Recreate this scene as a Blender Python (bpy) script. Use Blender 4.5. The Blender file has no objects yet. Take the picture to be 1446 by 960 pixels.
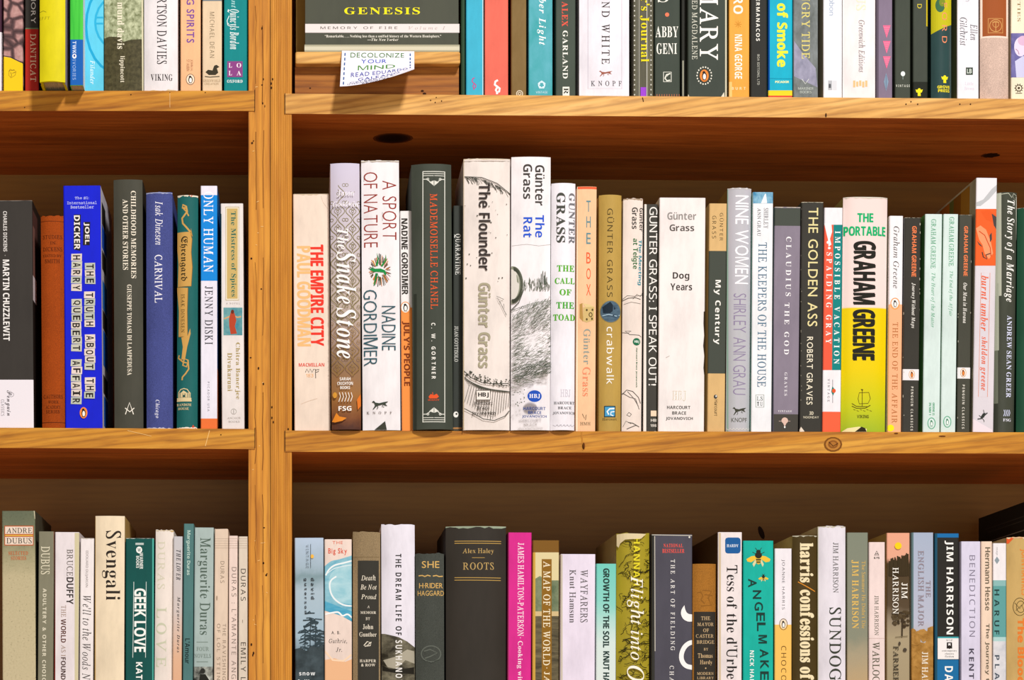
import bpy, bmesh, math, random
from mathutils import Vector

# ------------------------------------------------------------------ scale of the place
PX0, PY0 = 430.0, 1078.0          # where the level optical axis meets the shelf fronts
K = 0.64e-3                       # metres per photo pixel on the plane of the shelf fronts
D = 2.2                           # camera to shelf fronts
H = 1.45                          # camera height above the floor
DEEP = 0.238                      # shelf depth
R = random.Random(7)
scene = bpy.context.scene
COL = scene.collection

def kx(y): return K * (D + y) / D
def X(px, y=0.0): return (px - PX0) * kx(y)
def Z(py, y=0.0): return H + (PY0 - py) * kx(y)

# ------------------------------------------------------------------ materials
def lin(c):
    c = c.lstrip('#')
    v = [int(c[i:i+2], 16) / 255 for i in (0, 2, 4)]
    return tuple(x / 12.92 if x <= .04045 else ((x + .055) / 1.055) ** 2.4 for x in v) + (1,)

MATS = {}
def new_mat(key, rough=.55, spec=.3):
    m = bpy.data.materials.new(key); m.use_nodes = True
    nt = m.node_tree; b = nt.nodes['Principled BSDF']
    b.inputs['Roughness'].default_value = rough
    b.inputs['Specular IOR Level'].default_value = spec
    return m, nt, b

def ramp(nt, stops, interp='LINEAR'):
    r = nt.nodes.new('ShaderNodeValToRGB'); cr = r.color_ramp; cr.interpolation = interp
    while len(cr.elements) < len(stops): cr.elements.new(.5)
    for e, (p, c) in zip(cr.elements, stops):
        e.position = min(1, max(0, p)); e.color = lin(c) if isinstance(c, str) else c
    return r

def coords(nt, scale=(1, 1, 1), loc=(0, 0, 0)):
    t = nt.nodes.new('ShaderNodeTexCoord'); mp = nt.nodes.new('ShaderNodeMapping')
    mp.inputs['Scale'].default_value = scale; mp.inputs['Location'].default_value = loc
    nt.links.new(t.outputs['Object'], mp.inputs['Vector']); return mp.outputs['Vector']

def noise(nt, vec, scale, detail=3, rough=.5, dist=0):
    n = nt.nodes.new('ShaderNodeTexNoise'); n.inputs['Scale'].default_value = scale
    n.inputs['Detail'].default_value = detail; n.inputs['Roughness'].default_value = rough
    n.inputs['Distortion'].default_value = dist
    nt.links.new(vec, n.inputs['Vector']); return n.outputs['Fac']

def mix(nt, fac, a, b, mode='MIX'):
    m = nt.nodes.new('ShaderNodeMix'); m.data_type = 'RGBA'; m.blend_type = mode
    for sock, v in ((m.inputs['Factor'], fac), (m.inputs['A'], a), (m.inputs['B'], b)):
        pass
    fs = m.inputs[0]; A = m.inputs[6]; B = m.inputs[7]
    for s, v in ((fs, fac), (A, a), (B, b)):
        if isinstance(v, (int, float)): s.default_value = v
        elif isinstance(v, tuple): s.default_value = v
        else: nt.links.new(v, s)
    return m.outputs[2]

def shade(c, f):
    c = c.lstrip('#'); v = [min(255, int(int(c[i:i+2], 16) * f)) for i in (0, 2, 4)]
    return '#%02x%02x%02x' % tuple(v)

def ink(c):
    k = ('ink', c)
    if k not in MATS:
        m, nt, b = new_mat('ink' + c, .65, .1); b.inputs['Base Color'].default_value = lin(c); MATS[k] = m
    return MATS[k]

def cover_mat(spec, base_py, ky):
    """spec: '#hex' | ('cloth',c) | ('grad',[(py,c)..],mottle) | ('noise',c1,c2,scale,(sx,sy,sz),lo,hi) | ('gloss',c) | ('speckle',c,c2) | ('lace',stops) | ('cobble',)"""
    if isinstance(spec, str): spec = ('plain', spec)
    k = (str(spec), round(base_py), round(ky * 1e6)) if spec[0] in ('grad', 'lace', 'speckle') else str(spec)
    if k in MATS: return MATS[k]
    kind = spec[0]
    m, nt, b = new_mat('paper', .55, .13)
    L = nt.links
    if kind in ('plain', 'gloss', 'cloth'):
        c = spec[1]; v = coords(nt, (1, 1, .35))
        f = noise(nt, v, 42, 5, .65)
        r = ramp(nt, [(.25, shade(c, .9)), (.55, c), (.8, shade(c, 1.03))]); L.new(f, r.inputs[0])
        col = r.outputs[0]
        if kind == 'gloss':
            b.inputs['Roughness'].default_value = .22; b.inputs['Specular IOR Level'].default_value = .5
        if kind == 'cloth':
            v2 = coords(nt, (1, 1, 1)); f2 = noise(nt, v2, 1400, 2, .6)
            r2 = ramp(nt, [(.35, '#8c8c8c'), (.65, '#ffffff')]); L.new(f2, r2.inputs[0])
            col = mix(nt, .45, col, r2.outputs[0], 'MULTIPLY')
            b.inputs['Roughness'].default_value = .8
            bp = nt.nodes.new('ShaderNodeBump'); bp.inputs['Strength'].default_value = .12
            bp.inputs['Distance'].default_value = .0005
            L.new(f2, bp.inputs['Height']); L.new(bp.outputs[0], b.inputs['Normal'])
        L.new(col, b.inputs['Base Color'])
    elif kind == 'noise':
        _, c1, c2, sc, s3, lo, hi = spec
        v = coords(nt, s3); f = noise(nt, v, sc, 6, .62, .3)
        r = ramp(nt, [(lo, c1), (hi, c2)]); L.new(f, r.inputs[0]); L.new(r.outputs[0], b.inputs['Base Color'])
    elif kind in ('grad', 'lace', 'speckle'):
        stops = spec[1]
        zs = [((base_py - py) * ky, c) for py, c in stops]; zs.sort()
        zmax = max(zs[-1][0], .001)
        v = coords(nt); sx = nt.nodes.new('ShaderNodeSeparateXYZ'); L.new(v, sx.inputs[0])
        dv = nt.nodes.new('ShaderNodeMath'); dv.operation = 'DIVIDE'; L.new(sx.outputs['Z'], dv.inputs[0]); dv.inputs[1].default_value = zmax
        am = spec[2] if len(spec) > 2 else .03
        f = noise(nt, v, 60, 5, .6)
        ma = nt.nodes.new('ShaderNodeMath'); ma.operation = 'MULTIPLY_ADD'
        L.new(f, ma.inputs[0]); ma.inputs[1].default_value = am * 2; ma.inputs[2].default_value = -am
        ad = nt.nodes.new('ShaderNodeMath'); ad.operation = 'ADD'; L.new(dv.outputs[0], ad.inputs[0]); L.new(ma.outputs[0], ad.inputs[1])
        r = ramp(nt, [(z / zmax, c) for z, c in zs]); L.new(ad.outputs[0], r.inputs[0])
        col = r.outputs[0]
        if kind == 'speckle':
            f2 = noise(nt, coords(nt), 520, 4, .7)
            r2 = ramp(nt, [(.33, '#4a4634'), (.39, '#e8e8e4'), (.7, '#ffffff')]); L.new(f2, r2.inputs[0])
            col = mix(nt, .55, col, r2.outputs[0], 'MULTIPLY')
        if kind == 'lace':
            w = nt.nodes.new('ShaderNodeTexVoronoi'); w.feature = 'DISTANCE_TO_EDGE'; w.inputs['Scale'].default_value = 190
            w.inputs['Randomness'].default_value = .25
            L.new(coords(nt, (1, 0.0, .75)), w.inputs['Vector'])
            r2 = ramp(nt, [(.04, '#7a6a48'), (.10, '#f4eedd'), (.2, '#b5a680'), (.3, '#efe7d6')]); L.new(w.outputs['Distance'], r2.inputs[0])
            r3 = ramp(nt, [(.0, (.25,)*3 + (1,)), (.35, (.55,)*3 + (1,)), (.82, (.8,)*3 + (1,)), (.93, (0, 0, 0, 1))]); L.new(dv.outputs[0], r3.inputs[0])
            col = mix(nt, r3.outputs[0], col, mix(nt, .85, col, r2.outputs[0], 'MULTIPLY'))
        L.new(col, b.inputs['Base Color'])
    elif kind == 'cobble':
        w = nt.nodes.new('ShaderNodeTexVoronoi'); w.feature = 'DISTANCE_TO_EDGE'; w.inputs['Scale'].default_value = 62
        L.new(coords(nt, (1, .2, 1.1)), w.inputs['Vector'])
        r = ramp(nt, [(0, '#4c3a3c'), (.06, '#6e5252'), (.12, '#bf938f'), (.5, '#dcb5ab')]); L.new(w.outputs['Distance'], r.inputs[0])
        f = noise(nt, coords(nt), 300, 4); r2 = ramp(nt, [(.3, '#b09090'), (.7, '#ffffff')]); L.new(f, r2.inputs[0])
        L.new(mix(nt, .5, r.outputs[0], r2.outputs[0], 'MULTIPLY'), b.inputs['Base Color'])
    MATS[k] = m; return m

def page_mat(c='#d9c9a4'):
    k = ('page', c)
    if k in MATS: return MATS[k]
    m, nt, b = new_mat('pages', .85, .1)
    f = noise(nt, coords(nt, (1, .03, .02)), 2600, 2, .6)
    r = ramp(nt, [(.3, shade(c, .72)), (.65, c)]); nt.links.new(f, r.inputs[0]); nt.links.new(r.outputs[0], b.inputs['Base Color'])
    MATS[k] = m; return m

def wood_mat(name, light, mid, dark, axis, seed=0.0, contrast=1.0, rough=.5, slant=0.0):
    k = ('wood', name)
    if k in MATS: return MATS[k]
    m, nt, b = new_mat(name, rough, .25); L = nt.links
    s = {'x': (.09, 1, 1), 'z': (1, 1, .07)}[axis]
    v = coords(nt, s, (seed, seed * .37, seed * .71))
    if slant:                                         # grain running slightly off the board's length
        mr = nt.nodes.new('ShaderNodeMapping'); mr.inputs['Rotation'].default_value = (0, slant, 0)
        tc = nt.nodes.new('ShaderNodeTexCoord'); L.new(tc.outputs['Object'], mr.inputs['Vector']); L.new(mr.outputs['Vector'], v.node.inputs['Vector'])
    f1 = noise(nt, v, 34, 4, .6, .6)
    f2 = noise(nt, v, 260, 3, .6, .2)
    wv = nt.nodes.new('ShaderNodeTexWave'); wv.bands_direction = 'Z' if axis == 'x' else 'X'
    wv.inputs['Scale'].default_value = 48; wv.inputs['Distortion'].default_value = 7
    wv.inputs['Detail'].default_value = 3; wv.inputs['Detail Scale'].default_value = 1.3
    L.new(v, wv.inputs['Vector'])
    r1 = ramp(nt, [(.28, dark), (.5, mid), (.72, light)]); L.new(f1, r1.inputs[0])
    r2 = ramp(nt, [(0, '#8a6238'), (.3, '#e8d4b8'), (1, '#ffffff')]); L.new(wv.outputs['Fac'], r2.inputs[0])
    c = mix(nt, .34 * contrast, r1.outputs[0], r2.outputs[0], 'MULTIPLY')
    r3 = ramp(nt, [(.33, '#a87f50'), (.55, '#ffffff')]); L.new(f2, r3.inputs[0])
    c = mix(nt, .4 * contrast, c, r3.outputs[0], 'MULTIPLY')
    L.new(c, b.inputs['Base Color'])
    bp = nt.nodes.new('ShaderNodeBump'); bp.inputs['Strength'].default_value = .15; bp.inputs['Distance'].default_value = .0006
    L.new(f2, bp.inputs['Height']); L.new(bp.outputs[0], b.inputs['Normal'])
    MATS[k] = m; return m

# ------------------------------------------------------------------ objects
def link(o, parent=None):
    COL.objects.link(o)
    if parent is not None: o.parent = parent
    return o

def mesh_obj(name, verts, faces, mats, idx=None, parent=None, smooth=False):
    me = bpy.data.meshes.new(name); me.from_pydata(verts, [], faces)
    for m in mats: me.materials.append(m)
    if idx: me.polygons.foreach_set('material_index', idx)
    if smooth: me.polygons.foreach_set('use_smooth', [True] * len(faces))
    me.update()
    return link(bpy.data.objects.new(name, me), parent)

def thing(name, label, cat, loc=(0, 0, 0), group=None):
    o = bpy.data.objects.new(name, None); COL.objects.link(o); o.location = loc
    o.empty_display_size = .02
    o['label'] = label; o['category'] = cat
    if group: o['group'] = group
    return o

class Geo:
    """collects polygons with a material per polygon"""
    def __init__(s): s.v = []; s.f = []; s.m = []; s.i = []
    def slot(s, mat):
        if mat not in s.m: s.m.append(mat)
        return s.m.index(mat)
    def add(s, verts, faces, mat):
        o = len(s.v); s.v += verts; k = s.slot(mat)
        for f in faces: s.f.append(tuple(o + a for a in f)); s.i.append(k)
    def box(s, lo, hi, mat):
        (a, b, c), (d, e, f) = lo, hi
        s.add([(a,b,c),(d,b,c),(d,e,c),(a,e,c),(a,b,f),(d,b,f),(d,e,f),(a,e,f)],
              [(0,3,2,1),(4,5,6,7),(0,1,5,4),(1,2,6,5),(2,3,7,6),(3,0,4,7)], mat)
    def build(s, name, parent=None, bevel=0):
        o = mesh_obj(name, s.v, s.f, s.m, s.i, parent)
        if bevel:
            md = o.modifiers.new('edge', 'BEVEL'); md.width = bevel; md.segments = 2; md.limit_method = 'ANGLE'
        return o

# ------------------------------------------------------------------ letters
FT = {  # upper, lower, digit, offset, shear
    'S': (0x1D5A0, 0x1D5BA, 0x1D7E2, 0, 0), 'SB': (0x1D5D4, 0x1D5EE, 0x1D7EC, 0, 0),
    'X': (0x1D5D4, 0x1D5EE, 0x1D7EC, .012, 0), 'RB': (0x1D400, 0x1D41A, 0x1D7CE, 0, 0),
    'R': (0x1D434, 0x1D41A, 0x1D7CE, 0, 0), 'I': (0x1D434, 0x1D44E, 0x1D7CE, .003, 0),
    'BI': (0x1D468, 0x1D482, 0x1D7CE, 0, 0), 'K': (0x1D4D0, 0x1D4EA, 0x1D7CE, .004, 0),
    'F': (0x1D56C, 0x1D586, 0x1D7CE, 0, 0), 'M': (0x1D670, 0x1D68A, 0x1D7F6, .006, 0),
    'SM': (0x1D5A0, 0x1D5BA, 0x1D7E2, .007, 0), 'GL': (65, 97, 48, -.010, 0), 'RX': (0x1D400, 0x1D41A, 0x1D7CE, .009, 0),
    'G': (65, 97, 48, .004, 0), 'GB': (65, 97, 48, .016, 0)}
_cu = bpy.data.curves.new('glyphs', 'FONT'); _cu.resolution_u = 3
_co = bpy.data.objects.new('glyphs', _cu); COL.objects.link(_co)
GL = {}
def raw(body, off):
    _cu.offset = off; _cu.body = body
    me = _co.to_mesh()
    v = [(a.co.x, a.co.y) for a in me.vertices]; f = [tuple(p.vertices) for p in me.polygons]
    _co.to_mesh_clear(); return v, f

def glyph(ch, font):
    k = (ch, font)
    if k in GL: return GL[k]
    u, l, d, off, _ = FT[font]; sh = 0
    if ch == ' ': g = ([], [], .28)
    else:
        base = 'u' if ch == 'ü' else 'U' if ch == 'Ü' else ch
        if 'A' <= base <= 'Z':
            c = chr(u + ord(base) - 65)
            if font == 'R': off, sh = .008, .268
            if base == 'M' and font in ('G', 'GB', 'GL'): c, off = chr((0x1D5D4 if font == 'GB' else 0x1D5A0) + 12), 0
            if font in ('X', 'RX'): off = 0
        elif 'a' <= base <= 'z':
            c = chr(l + ord(base) - 97)
            if c == '\U0001D455': c = '\u210e'
            if font == 'R': off = -.005
        elif '0' <= base <= '9': c = chr(d + ord(base) - 48)
        else:
            c = base
            if font in ('SB', 'X', 'RB', 'BI', 'GB'): off = .014
        v, f = raw(c, off)
        if sh: v = [(x - y * sh, y) for x, y in v]
        if base != ch:
            x0 = min(a for a, _ in v); x1 = max(a for a, _ in v); t = max(b for _, b in v) + .07
            for fx in (.3, .7):
                cx = x0 + (x1 - x0) * fx; n = len(v)
                v = v + [(cx - .055, t), (cx + .055, t), (cx + .055, t + .11), (cx - .055, t + .11)]; f = f + [(n, n+1, n+2, n+3)]
        if not v: g = ([], [], .25)
        else:
            x0 = min(a for a, _ in v); x1 = max(a for a, _ in v)
            pad = .035 if font in ('I', 'BI', 'K', 'F') else .045
            v = [(a - x0 + pad, b) for a, b in v]; g = (v, f, x1 - x0 + 2 * pad)
    GL[k] = g; return g

def text_geo(s, font, sp=0.0):
    """letters normalised to their ink box, 0..1 in both directions"""
    v, f, x = [], [], 0
    for ch in s:
        gv, gf, adv = glyph(ch, font); o = len(v)
        v += [(a + x, b) for a, b in gv]; f += [tuple(o + i for i in t) for t in gf]; x += adv + sp
    if not v: return [], []
    x0 = min(a for a, _ in v); x1 = max(a for a, _ in v); y0 = min(b for _, b in v); y1 = max(b for _, b in v)
    return [((a - x0) / (x1 - x0), (b - y0) / max(1e-6, y1 - y0)) for a, b in v], f

# ------------------------------------------------------------------ printed marks (photo-frame measurements of each spine)
PART = dict(T='title_lettering', A='author_lettering', P='publisher_mark', B='color_or_glare_band', L='label_or_highlight_panel', I='spine_picture',
            W='worn_edge', N='small_lettering', K='sticker', S='side_picture_or_highlight', J='spine_picture', O='ornament')
def T(p, s, f, c, x0, y0, x1, y1, sp=0.):
    if f in ('X', 'RX'):                              # extra weight: the word laid down twice, a hair apart
        d = (.045 if f == 'X' else .045) * (x1 - x0); k = .025 * (x1 - x0)
        return [['t', p, c, [(x0, y0), (x1 - k, y1 - d)], (s, f, sp)], ['t', p, c, [(x0 + k, y0 + d), (x1, y1)], (s, f, sp)]]
    return ['t', p, c, [(x0, y0), (x1, y1)], (s, f, sp)]
def U(p, s, f, c, x0, y0, x1, y1, sp=0.):
    if f in ('X', 'RX'):
        d = (.045 if f == 'X' else .045) * (y1 - y0); k = .025 * (y1 - y0)
        return [['h', p, c, [(x0, y0), (x1 - d, y1 - k)], (s, f, sp)], ['h', p, c, [(x0 + d, y0 + k), (x1, y1)], (s, f, sp)]]
    return ['h', p, c, [(x0, y0), (x1, y1)], (s, f, sp)]
def RC(p, c, x0, y0, x1, y1): return ['p', p, c, [(x0, y0), (x1, y0), (x1, y1), (x0, y1)], None]
def BD(p, c, y0, y1): return ['b', p, c, [(0, y0), (0, y1)], None]
def PL(p, c, *pts): return ['p', p, c, list(pts), None]
def EL(p, c, x, y, rx, ry=None):
    ry = ry or rx
    return ['p', p, c, [(x + rx * math.cos(a * math.pi / 12), y + ry * math.sin(a * math.pi / 12)) for a in range(24)], None]
def LN(p, c, w, *pts): return ['l', p, c, list(pts), w]
def RG(p, c, w, x, y, rx, ry=None):
    ry = ry or rx
    return ['l', p, c, [(x + rx * math.cos(a * math.pi / 12), y + ry * math.sin(a * math.pi / 12)) for a in range(25)], w]
def BX(p, c, w, x0, y0, x1, y1): return ['l', p, c, [(x0, y0), (x1, y0), (x1, y1), (x0, y1), (x0, y0)], w]
def SD(c, d0, d1, y0, y1, side=1): return ['s', 'S', c, [(0, y0), (0, y1)], (d0, d1, side)]
def WE(c, h, bottom=False): return ['w', 'W', c, [], (h, bottom)]
ZM = {1: (0, 0, 4.0167), 2: (340, 0, 4), 3: (640, 0, 5.164), 4: (900, 0, 5.164), 5: (1166, 0, 5.164), 6: (0, 230, 4.8), 7: (0, 420, 4.8),
      8: (180, 240, 4.8), 9: (180, 430, 4.8), 10: (400, 220, 4.8), 11: (400, 415, 4.8), 12: (630, 210, 4.573), 13: (630, 410, 4.573),
      14: (860, 240, 5.054), 15: (860, 420, 4.8), 16: (1080, 240, 5.054), 17: (1080, 420, 4.8), 18: (1246, 240, 5.055),
      19: (1246, 420, 4.8), 20: (0, 710, 3.84), 21: (180, 720, 4), 22: (400, 720, 4), 23: (610, 720, 4), 24: (830, 720, 4),
      25: (1040, 720, 4), 26: (1226, 700, 3.69)}
def z(k, *items):
    ox, oy, s = ZM[k]; out = []
    for it in flat(items):
        it = list(it); it[3] = [(ox + a / s, oy + b / s) for a, b in it[3]]
        if it[0] == 'l': it[4] = it[4] / s
        out.append(it)
    return out
def smooth(*pts):
    """a rounded run of points through pts"""
    p = [pts[0], *pts, pts[-1]]; out = []
    for i in range(1, len(p) - 2):
        a, b, c, d = p[i - 1:i + 3]
        for k in range(6):
            t = k / 6
            out.append(tuple(.5 * (2 * b[j] + (c[j] - a[j]) * t + (2 * a[j] - 5 * b[j] + 4 * c[j] - d[j]) * t * t + (3 * b[j] - a[j] - 3 * c[j] + d[j]) * t ** 3) for j in (0, 1)))
    return out + [pts[-1]]
def flat(it):
    r = []
    for a in it:
        if a and isinstance(a, list) and isinstance(a[0], str): r.append(a)
        elif isinstance(a, (list, tuple)): r += flat(a)
    return r
def penguin(x, y, rx, ry, ring=None, body='#f08a3c', inner='#f6f0ea', dark='#2a2622'):
    r = []
    if ring: r.append(EL('P', ring, x, y, rx * 1.16, ry * 1.13))
    r += [EL('P', body, x, y, rx, ry), EL('P', dark, x + rx * .02, y + ry * .08, rx * .55, ry * .66), EL('P', dark, x - rx * .08, y - ry * .52, rx * .33, ry * .24),
          EL('P', inner, x + rx * .04, y + ry * .16, rx * .34, ry * .5), PL('P', dark, (x - rx * .62, y + ry * .75), (x, y + ry * .6), (x + rx * .55, y + ry * .78))]
    return r
def dog(x0, y0, x1, y1, c):
    w, h = x1 - x0, y1 - y0
    q = lambda a, b: (x0 + a * w, y0 + b * h)
    return [PL('P', c, q(0, .2), q(.12, .05), q(.22, .25), q(.45, .32), q(.72, .2), q(1, .12), q(.82, .38), q(.95, .62), q(.8, .58), q(.68, .45), q(.45, .55), q(.3, .62), q(.12, .95), q(.05, .98), q(.2, .55), q(.14, .3)),
            LN('P', c, w * .04, q(.3, .55), q(.38, .75), q(.3, .95)), LN('P', c, w * .04, q(.72, .4), q(.62, .68), q(.75, .72))]
def tiles(s, x0, x1, y0, y1, rnd):
    """cut-out letter tiles down a spine"""
    out = []; n = len(s); st = (y1 - y0) / n
    for i, ch in enumerate(s):
        if ch == ' ': continue
        a = y0 + i * st; j = rnd.uniform(-.6, .6); k = rnd.uniform(-.5, .5); c = rnd.choice(['#d8ccc0', '#c4c4b4', '#e2d2c8', '#b9beb0'])
        out.append(PL('L', c, (x0 + j, a + .2), (x1 + j + k, a - .1), (x1 + j, a + st * .97), (x0 + j - k, a + st * .93)))
        out.append(T('T', ch, 'SB', '#25211e', x0 + j + 2.2, a + st * .2, x1 + j - 2.2, a + st * .8))
    return out
def hatch(c, w, n, fx, rnd, ln, ang, spread=.3):
    """n loose pen strokes; fx() gives a start point"""
    out = []
    for _ in range(n):
        x, y = fx(); a = ang(x, y) + rnd.uniform(-spread, spread); l = rnd.uniform(*ln)
        b = a + rnd.uniform(-.4, .4)
        out.append(LN('I', c, w, (x, y), (x + l * .5 * math.cos(a), y + l * .5 * math.sin(a)), (x + l * .5 * (math.cos(a) + math.cos(b)), y + l * .5 * (math.sin(a) + math.sin(b)))))
    return out

# ------------------------------------------------------------------ a book
SHELF = {}
def strip(g, pts, w, mat, put):
    """a ribbon of width w along pts (photo pixels)"""
    n = len(pts); Lp, Rp = [], []
    for i, (x, y) in enumerate(pts):
        a = pts[max(0, i - 1)]; b = pts[min(n - 1, i + 1)]
        if i == 0 and n > 2 and pts[0] == pts[-1]: a = pts[-2]
        if i == n - 1 and n > 2 and pts[0] == pts[-1]: b = pts[1]
        dx, dy = b[0] - a[0], b[1] - a[1]; l = math.hypot(dx, dy) or 1
        nx, ny = -dy / l * w / 2, dx / l * w / 2
        Lp.append(put(x + nx, y + ny)); Rp.append(put(x - nx, y - ny))
    g.add(Lp + Rp, [(i, i + 1, n + i + 1, n + i) for i in range(n - 1)], mat)

def book(shelf, label, x0, x1, top, base, prints=(), xb=None, ys=None, depth=.125, hb=False, side=None, bulge=None, pages='#d9c9a4', cat='book', lift=0.0, wear=None):
    """One book. x0,x1: spine edges at its top in the photo; xb: the same at its foot; top: height of its top; ys: how far in it stands."""
    rnd = random.Random(hash((x0, top)) % 99991 if False else int(x0 * 13 + top * 7) & 0xffff)
    if ys is None: ys = .002 + .005 * rnd.random()
    ky = kx(ys); xb = xb or (x0, x1)
    xcb = (xb[0] + xb[1]) / 2; xct = (x0 + x1) / 2
    zs = SHELF[shelf](X(xcb, ys)) + lift
    by = PY0 - (zs - H) / ky                       # photo row of the foot
    w = ((x1 - x0) + (xb[1] - xb[0])) / 2 * ky - .0003
    th = math.atan2(xct - xcb, by - top); hgt = (by - top) * ky / math.cos(th)
    if bulge is None: bulge = .0035 if hb else .0008
    bulge = min(bulge, w * .3)
    up = abs(math.sin(th)) * w / 2 + .0004
    root = thing('book', label, cat, (X(xcb, ys), ys, zs + up), GROUP[shelf])
    root.rotation_euler = (0, th, 0)
    if not hb and bulge < .0015:                  # flat spine, tight corners
        r = min(.0012, w * .2)
        xs = [-w/2, -w/2 + r * .3, -w/2 + r, w/2 - r, w/2 - r * .3, w/2]
        def yp(x):
            e = abs(x) - (w/2 - r)
            return 0 if e <= 0 else r - math.sqrt(max(0, r * r - min(e, r) ** 2))
    else:
        n = 10; xs = [-w/2 + w * i / n for i in range(n + 1)]
        yp = lambda x: bulge * min(1, abs(2 * x / w)) ** 2.4
        if not hb: yp = lambda x: bulge * min(1, abs(2 * x / w)) ** 4
    ye = yp(w/2)
    t = .0022 if hb else .0004; t = min(t, w * .12)
    # cover: spine + two boards, one closed outline swept up
    out = [(-w/2, depth)]
    if hb: out += [(-w/2, ye + .009), (-w/2 + min(.0009, w * .05), ye + .005)]
    out += [(x, yp(x)) for x in xs]
    if hb: out += [(w/2 - min(.0009, w * .05), ye + .005), (w/2, ye + .009)]
    out += [(w/2, depth)]
    inn = [(x * (1 - 2 * t / w), y + (t if abs(x) < w/2 * .999 and y < ye + .001 else 0)) for x, y in out]
    inn[0] = (-w/2 + t, depth); inn[-1] = (w/2 - t, depth)
    n = len(out); vs, fs, mi = [], [], []
    def tj(x, y):
        return rnd.uniform(-.0009, .0006) if wear and y < ye + .0005 else 0
    tops = [hgt + tj(x, y) for x, y in out]
    for zz in (0, 1):
        vs += [(x, y, tops[i] if zz else 0) for i, (x, y) in enumerate(out)] + [(x, y, tops[i] if zz else 0) for i, (x, y) in enumerate(inn)]
    o2 = 2 * n
    for i in range(n - 1):
        fs.append((i, i + 1, o2 + i + 1, o2 + i)); mi.append(1 if (out[i][1] > ye + .004 or out[i + 1][1] > ye + .004) and side else 0)
        fs.append((n + i + 1, n + i, o2 + n + i, o2 + n + i + 1)); mi.append(0)
        fs.append((o2 + i, o2 + i + 1, o2 + n + i + 1, o2 + n + i)); mi.append(0)
        fs.append((i + 1, i, n + i, n + i + 1)); mi.append(0)
    for a in (0, n - 1): fs.append((a, n + a, o2 + n + a, o2 + a)); mi.append(0)
    cm = cover_mat(base, by, ky); ms = [cm] + ([cover_mat(side, by, ky)] if side else [])
    me = mesh_obj('cover', vs, fs, ms, mi, root)
    for p in me.data.polygons: p.use_smooth = hb or bulge >= .0015
    if hb or bulge >= .0015:
        me.data.set_sharp_from_angle(angle=math.radians(40))
    g = Geo(); ins = .003 if hb else .0004
    g.box((-w/2 + t, ye + t + .0006, ins), (w/2 - t, depth - (.003 if hb else .0005), hgt - ins - (.001 if wear else 0)), page_mat(pages)); g.build('page_block', root)
    # printed marks, one mesh for each kind of mark
    ct, sn = math.cos(th), math.sin(th)
    def loc(px, py):
        dx = (px - xcb) * ky; dz = (by - py) * ky
        return dx * ct - dz * sn, dx * sn + dz * ct
    geos = {}; lay = 0
    eps0 = .00006
    for it in flat(prints):
        kind, part, c, pts, ex = it
        g = geos.setdefault(part if part != 'B' else 'B%d' % lay, Geo()); mat = ink(c) if isinstance(c, str) else cover_mat(c, by, ky)
        lay += 1; e = -(eps0 + .000009 * lay)
        put = lambda px, py: (lambda q: (q[0], e, q[1]))(loc(px, py))
        if kind in 'th':
            s, f, sp = ex; tv, tf = text_geo(s, f, sp)
            if not tv: continue
            (ax, ay), (bx_, by_) = pts
            mx, mz = loc((ax + bx_) / 2, (ay + by_) / 2); W_, H_ = (bx_ - ax) * ky, (by_ - ay) * ky
            if kind == 't': v = [(mx + (b - .5) * W_, e, mz + (.5 - a) * H_) for a, b in tv]
            else: v = [(mx + (a - .5) * W_, e, mz + (b - .5) * H_) for a, b in tv]
            g.add(v, tf, mat)
        elif kind == 'p': g.add([put(*p) for p in pts], [tuple(range(len(pts)))], mat)
        elif kind == 'l': strip(g, pts, ex, mat, put)
        elif kind == 'b':
            z1 = loc(xcb, pts[0][1])[1]; z0 = max(0.0002, loc(xcb, pts[1][1])[1]); z1 = min(z1, hgt - .0002)
            for a, b in zip(xs, xs[1:]): g.add([(a, e, z0), (b, e, z0), (b, e, z1), (a, e, z1)], [(0, 1, 2, 3)], mat)
        elif kind == 'w':
            hh, bot = ex; m_ = 14
            lo = [(-w/2 + w * i / m_, e, (hgt - rnd.uniform(.15, 1) * hh * ky) if not bot else rnd.uniform(.15, 1) * hh * ky) for i in range(m_ + 1)]
            hi = [(a, e, hgt - .0001 if not bot else .0001) for a, _, _ in lo]
            g.add(lo + hi, [(i, i + 1, m_ + 2 + i, m_ + 1 + i) for i in range(m_)], mat)
        elif kind == 's':
            d0, d1, sd = ex; z1 = loc(xcb, pts[0][1])[1]; z0 = loc(xcb, pts[1][1])[1]; xx = sd * (w/2 + .00008 + 1e-6 * lay)
            g.add([(xx, ye + d0, z0), (xx, ye + d1, z0), (xx, ye + d1, z1), (xx, ye + d0, z1)], [(0, 1, 2, 3)], mat)
    for part, g in geos.items():
        if not g.f: continue
        o = mesh_obj(PART[part[0]], g.v, g.f, g.m, g.i, root)
        if part == 'S': continue
        bm = bmesh.new(); bm.from_mesh(o.data)
        xv = [v.co.x for v in bm.verts]; lo, hi = min(xv), max(xv)
        for s_ in (-1, 1):
            if (hi if s_ > 0 else -lo) > w/2 + 1e-6:
                bmesh.ops.bisect_plane(bm, geom=bm.verts[:] + bm.edges[:] + bm.faces[:], plane_co=(s_ * w/2, 0, 0), plane_no=(s_, 0, 0), clear_outer=True, dist=1e-7)
        zv = [v.co.z for v in bm.verts]
        if zv and min(zv) < 0:
            bmesh.ops.bisect_plane(bm, geom=bm.verts[:] + bm.edges[:] + bm.faces[:], plane_co=(0, 0, 0), plane_no=(0, 0, -1), clear_outer=True, dist=1e-7)
        if zv and max(zv) > hgt:
            bmesh.ops.bisect_plane(bm, geom=bm.verts[:] + bm.edges[:] + bm.faces[:], plane_co=(0, 0, hgt), plane_no=(0, 0, 1), clear_outer=True, dist=1e-7)
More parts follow.
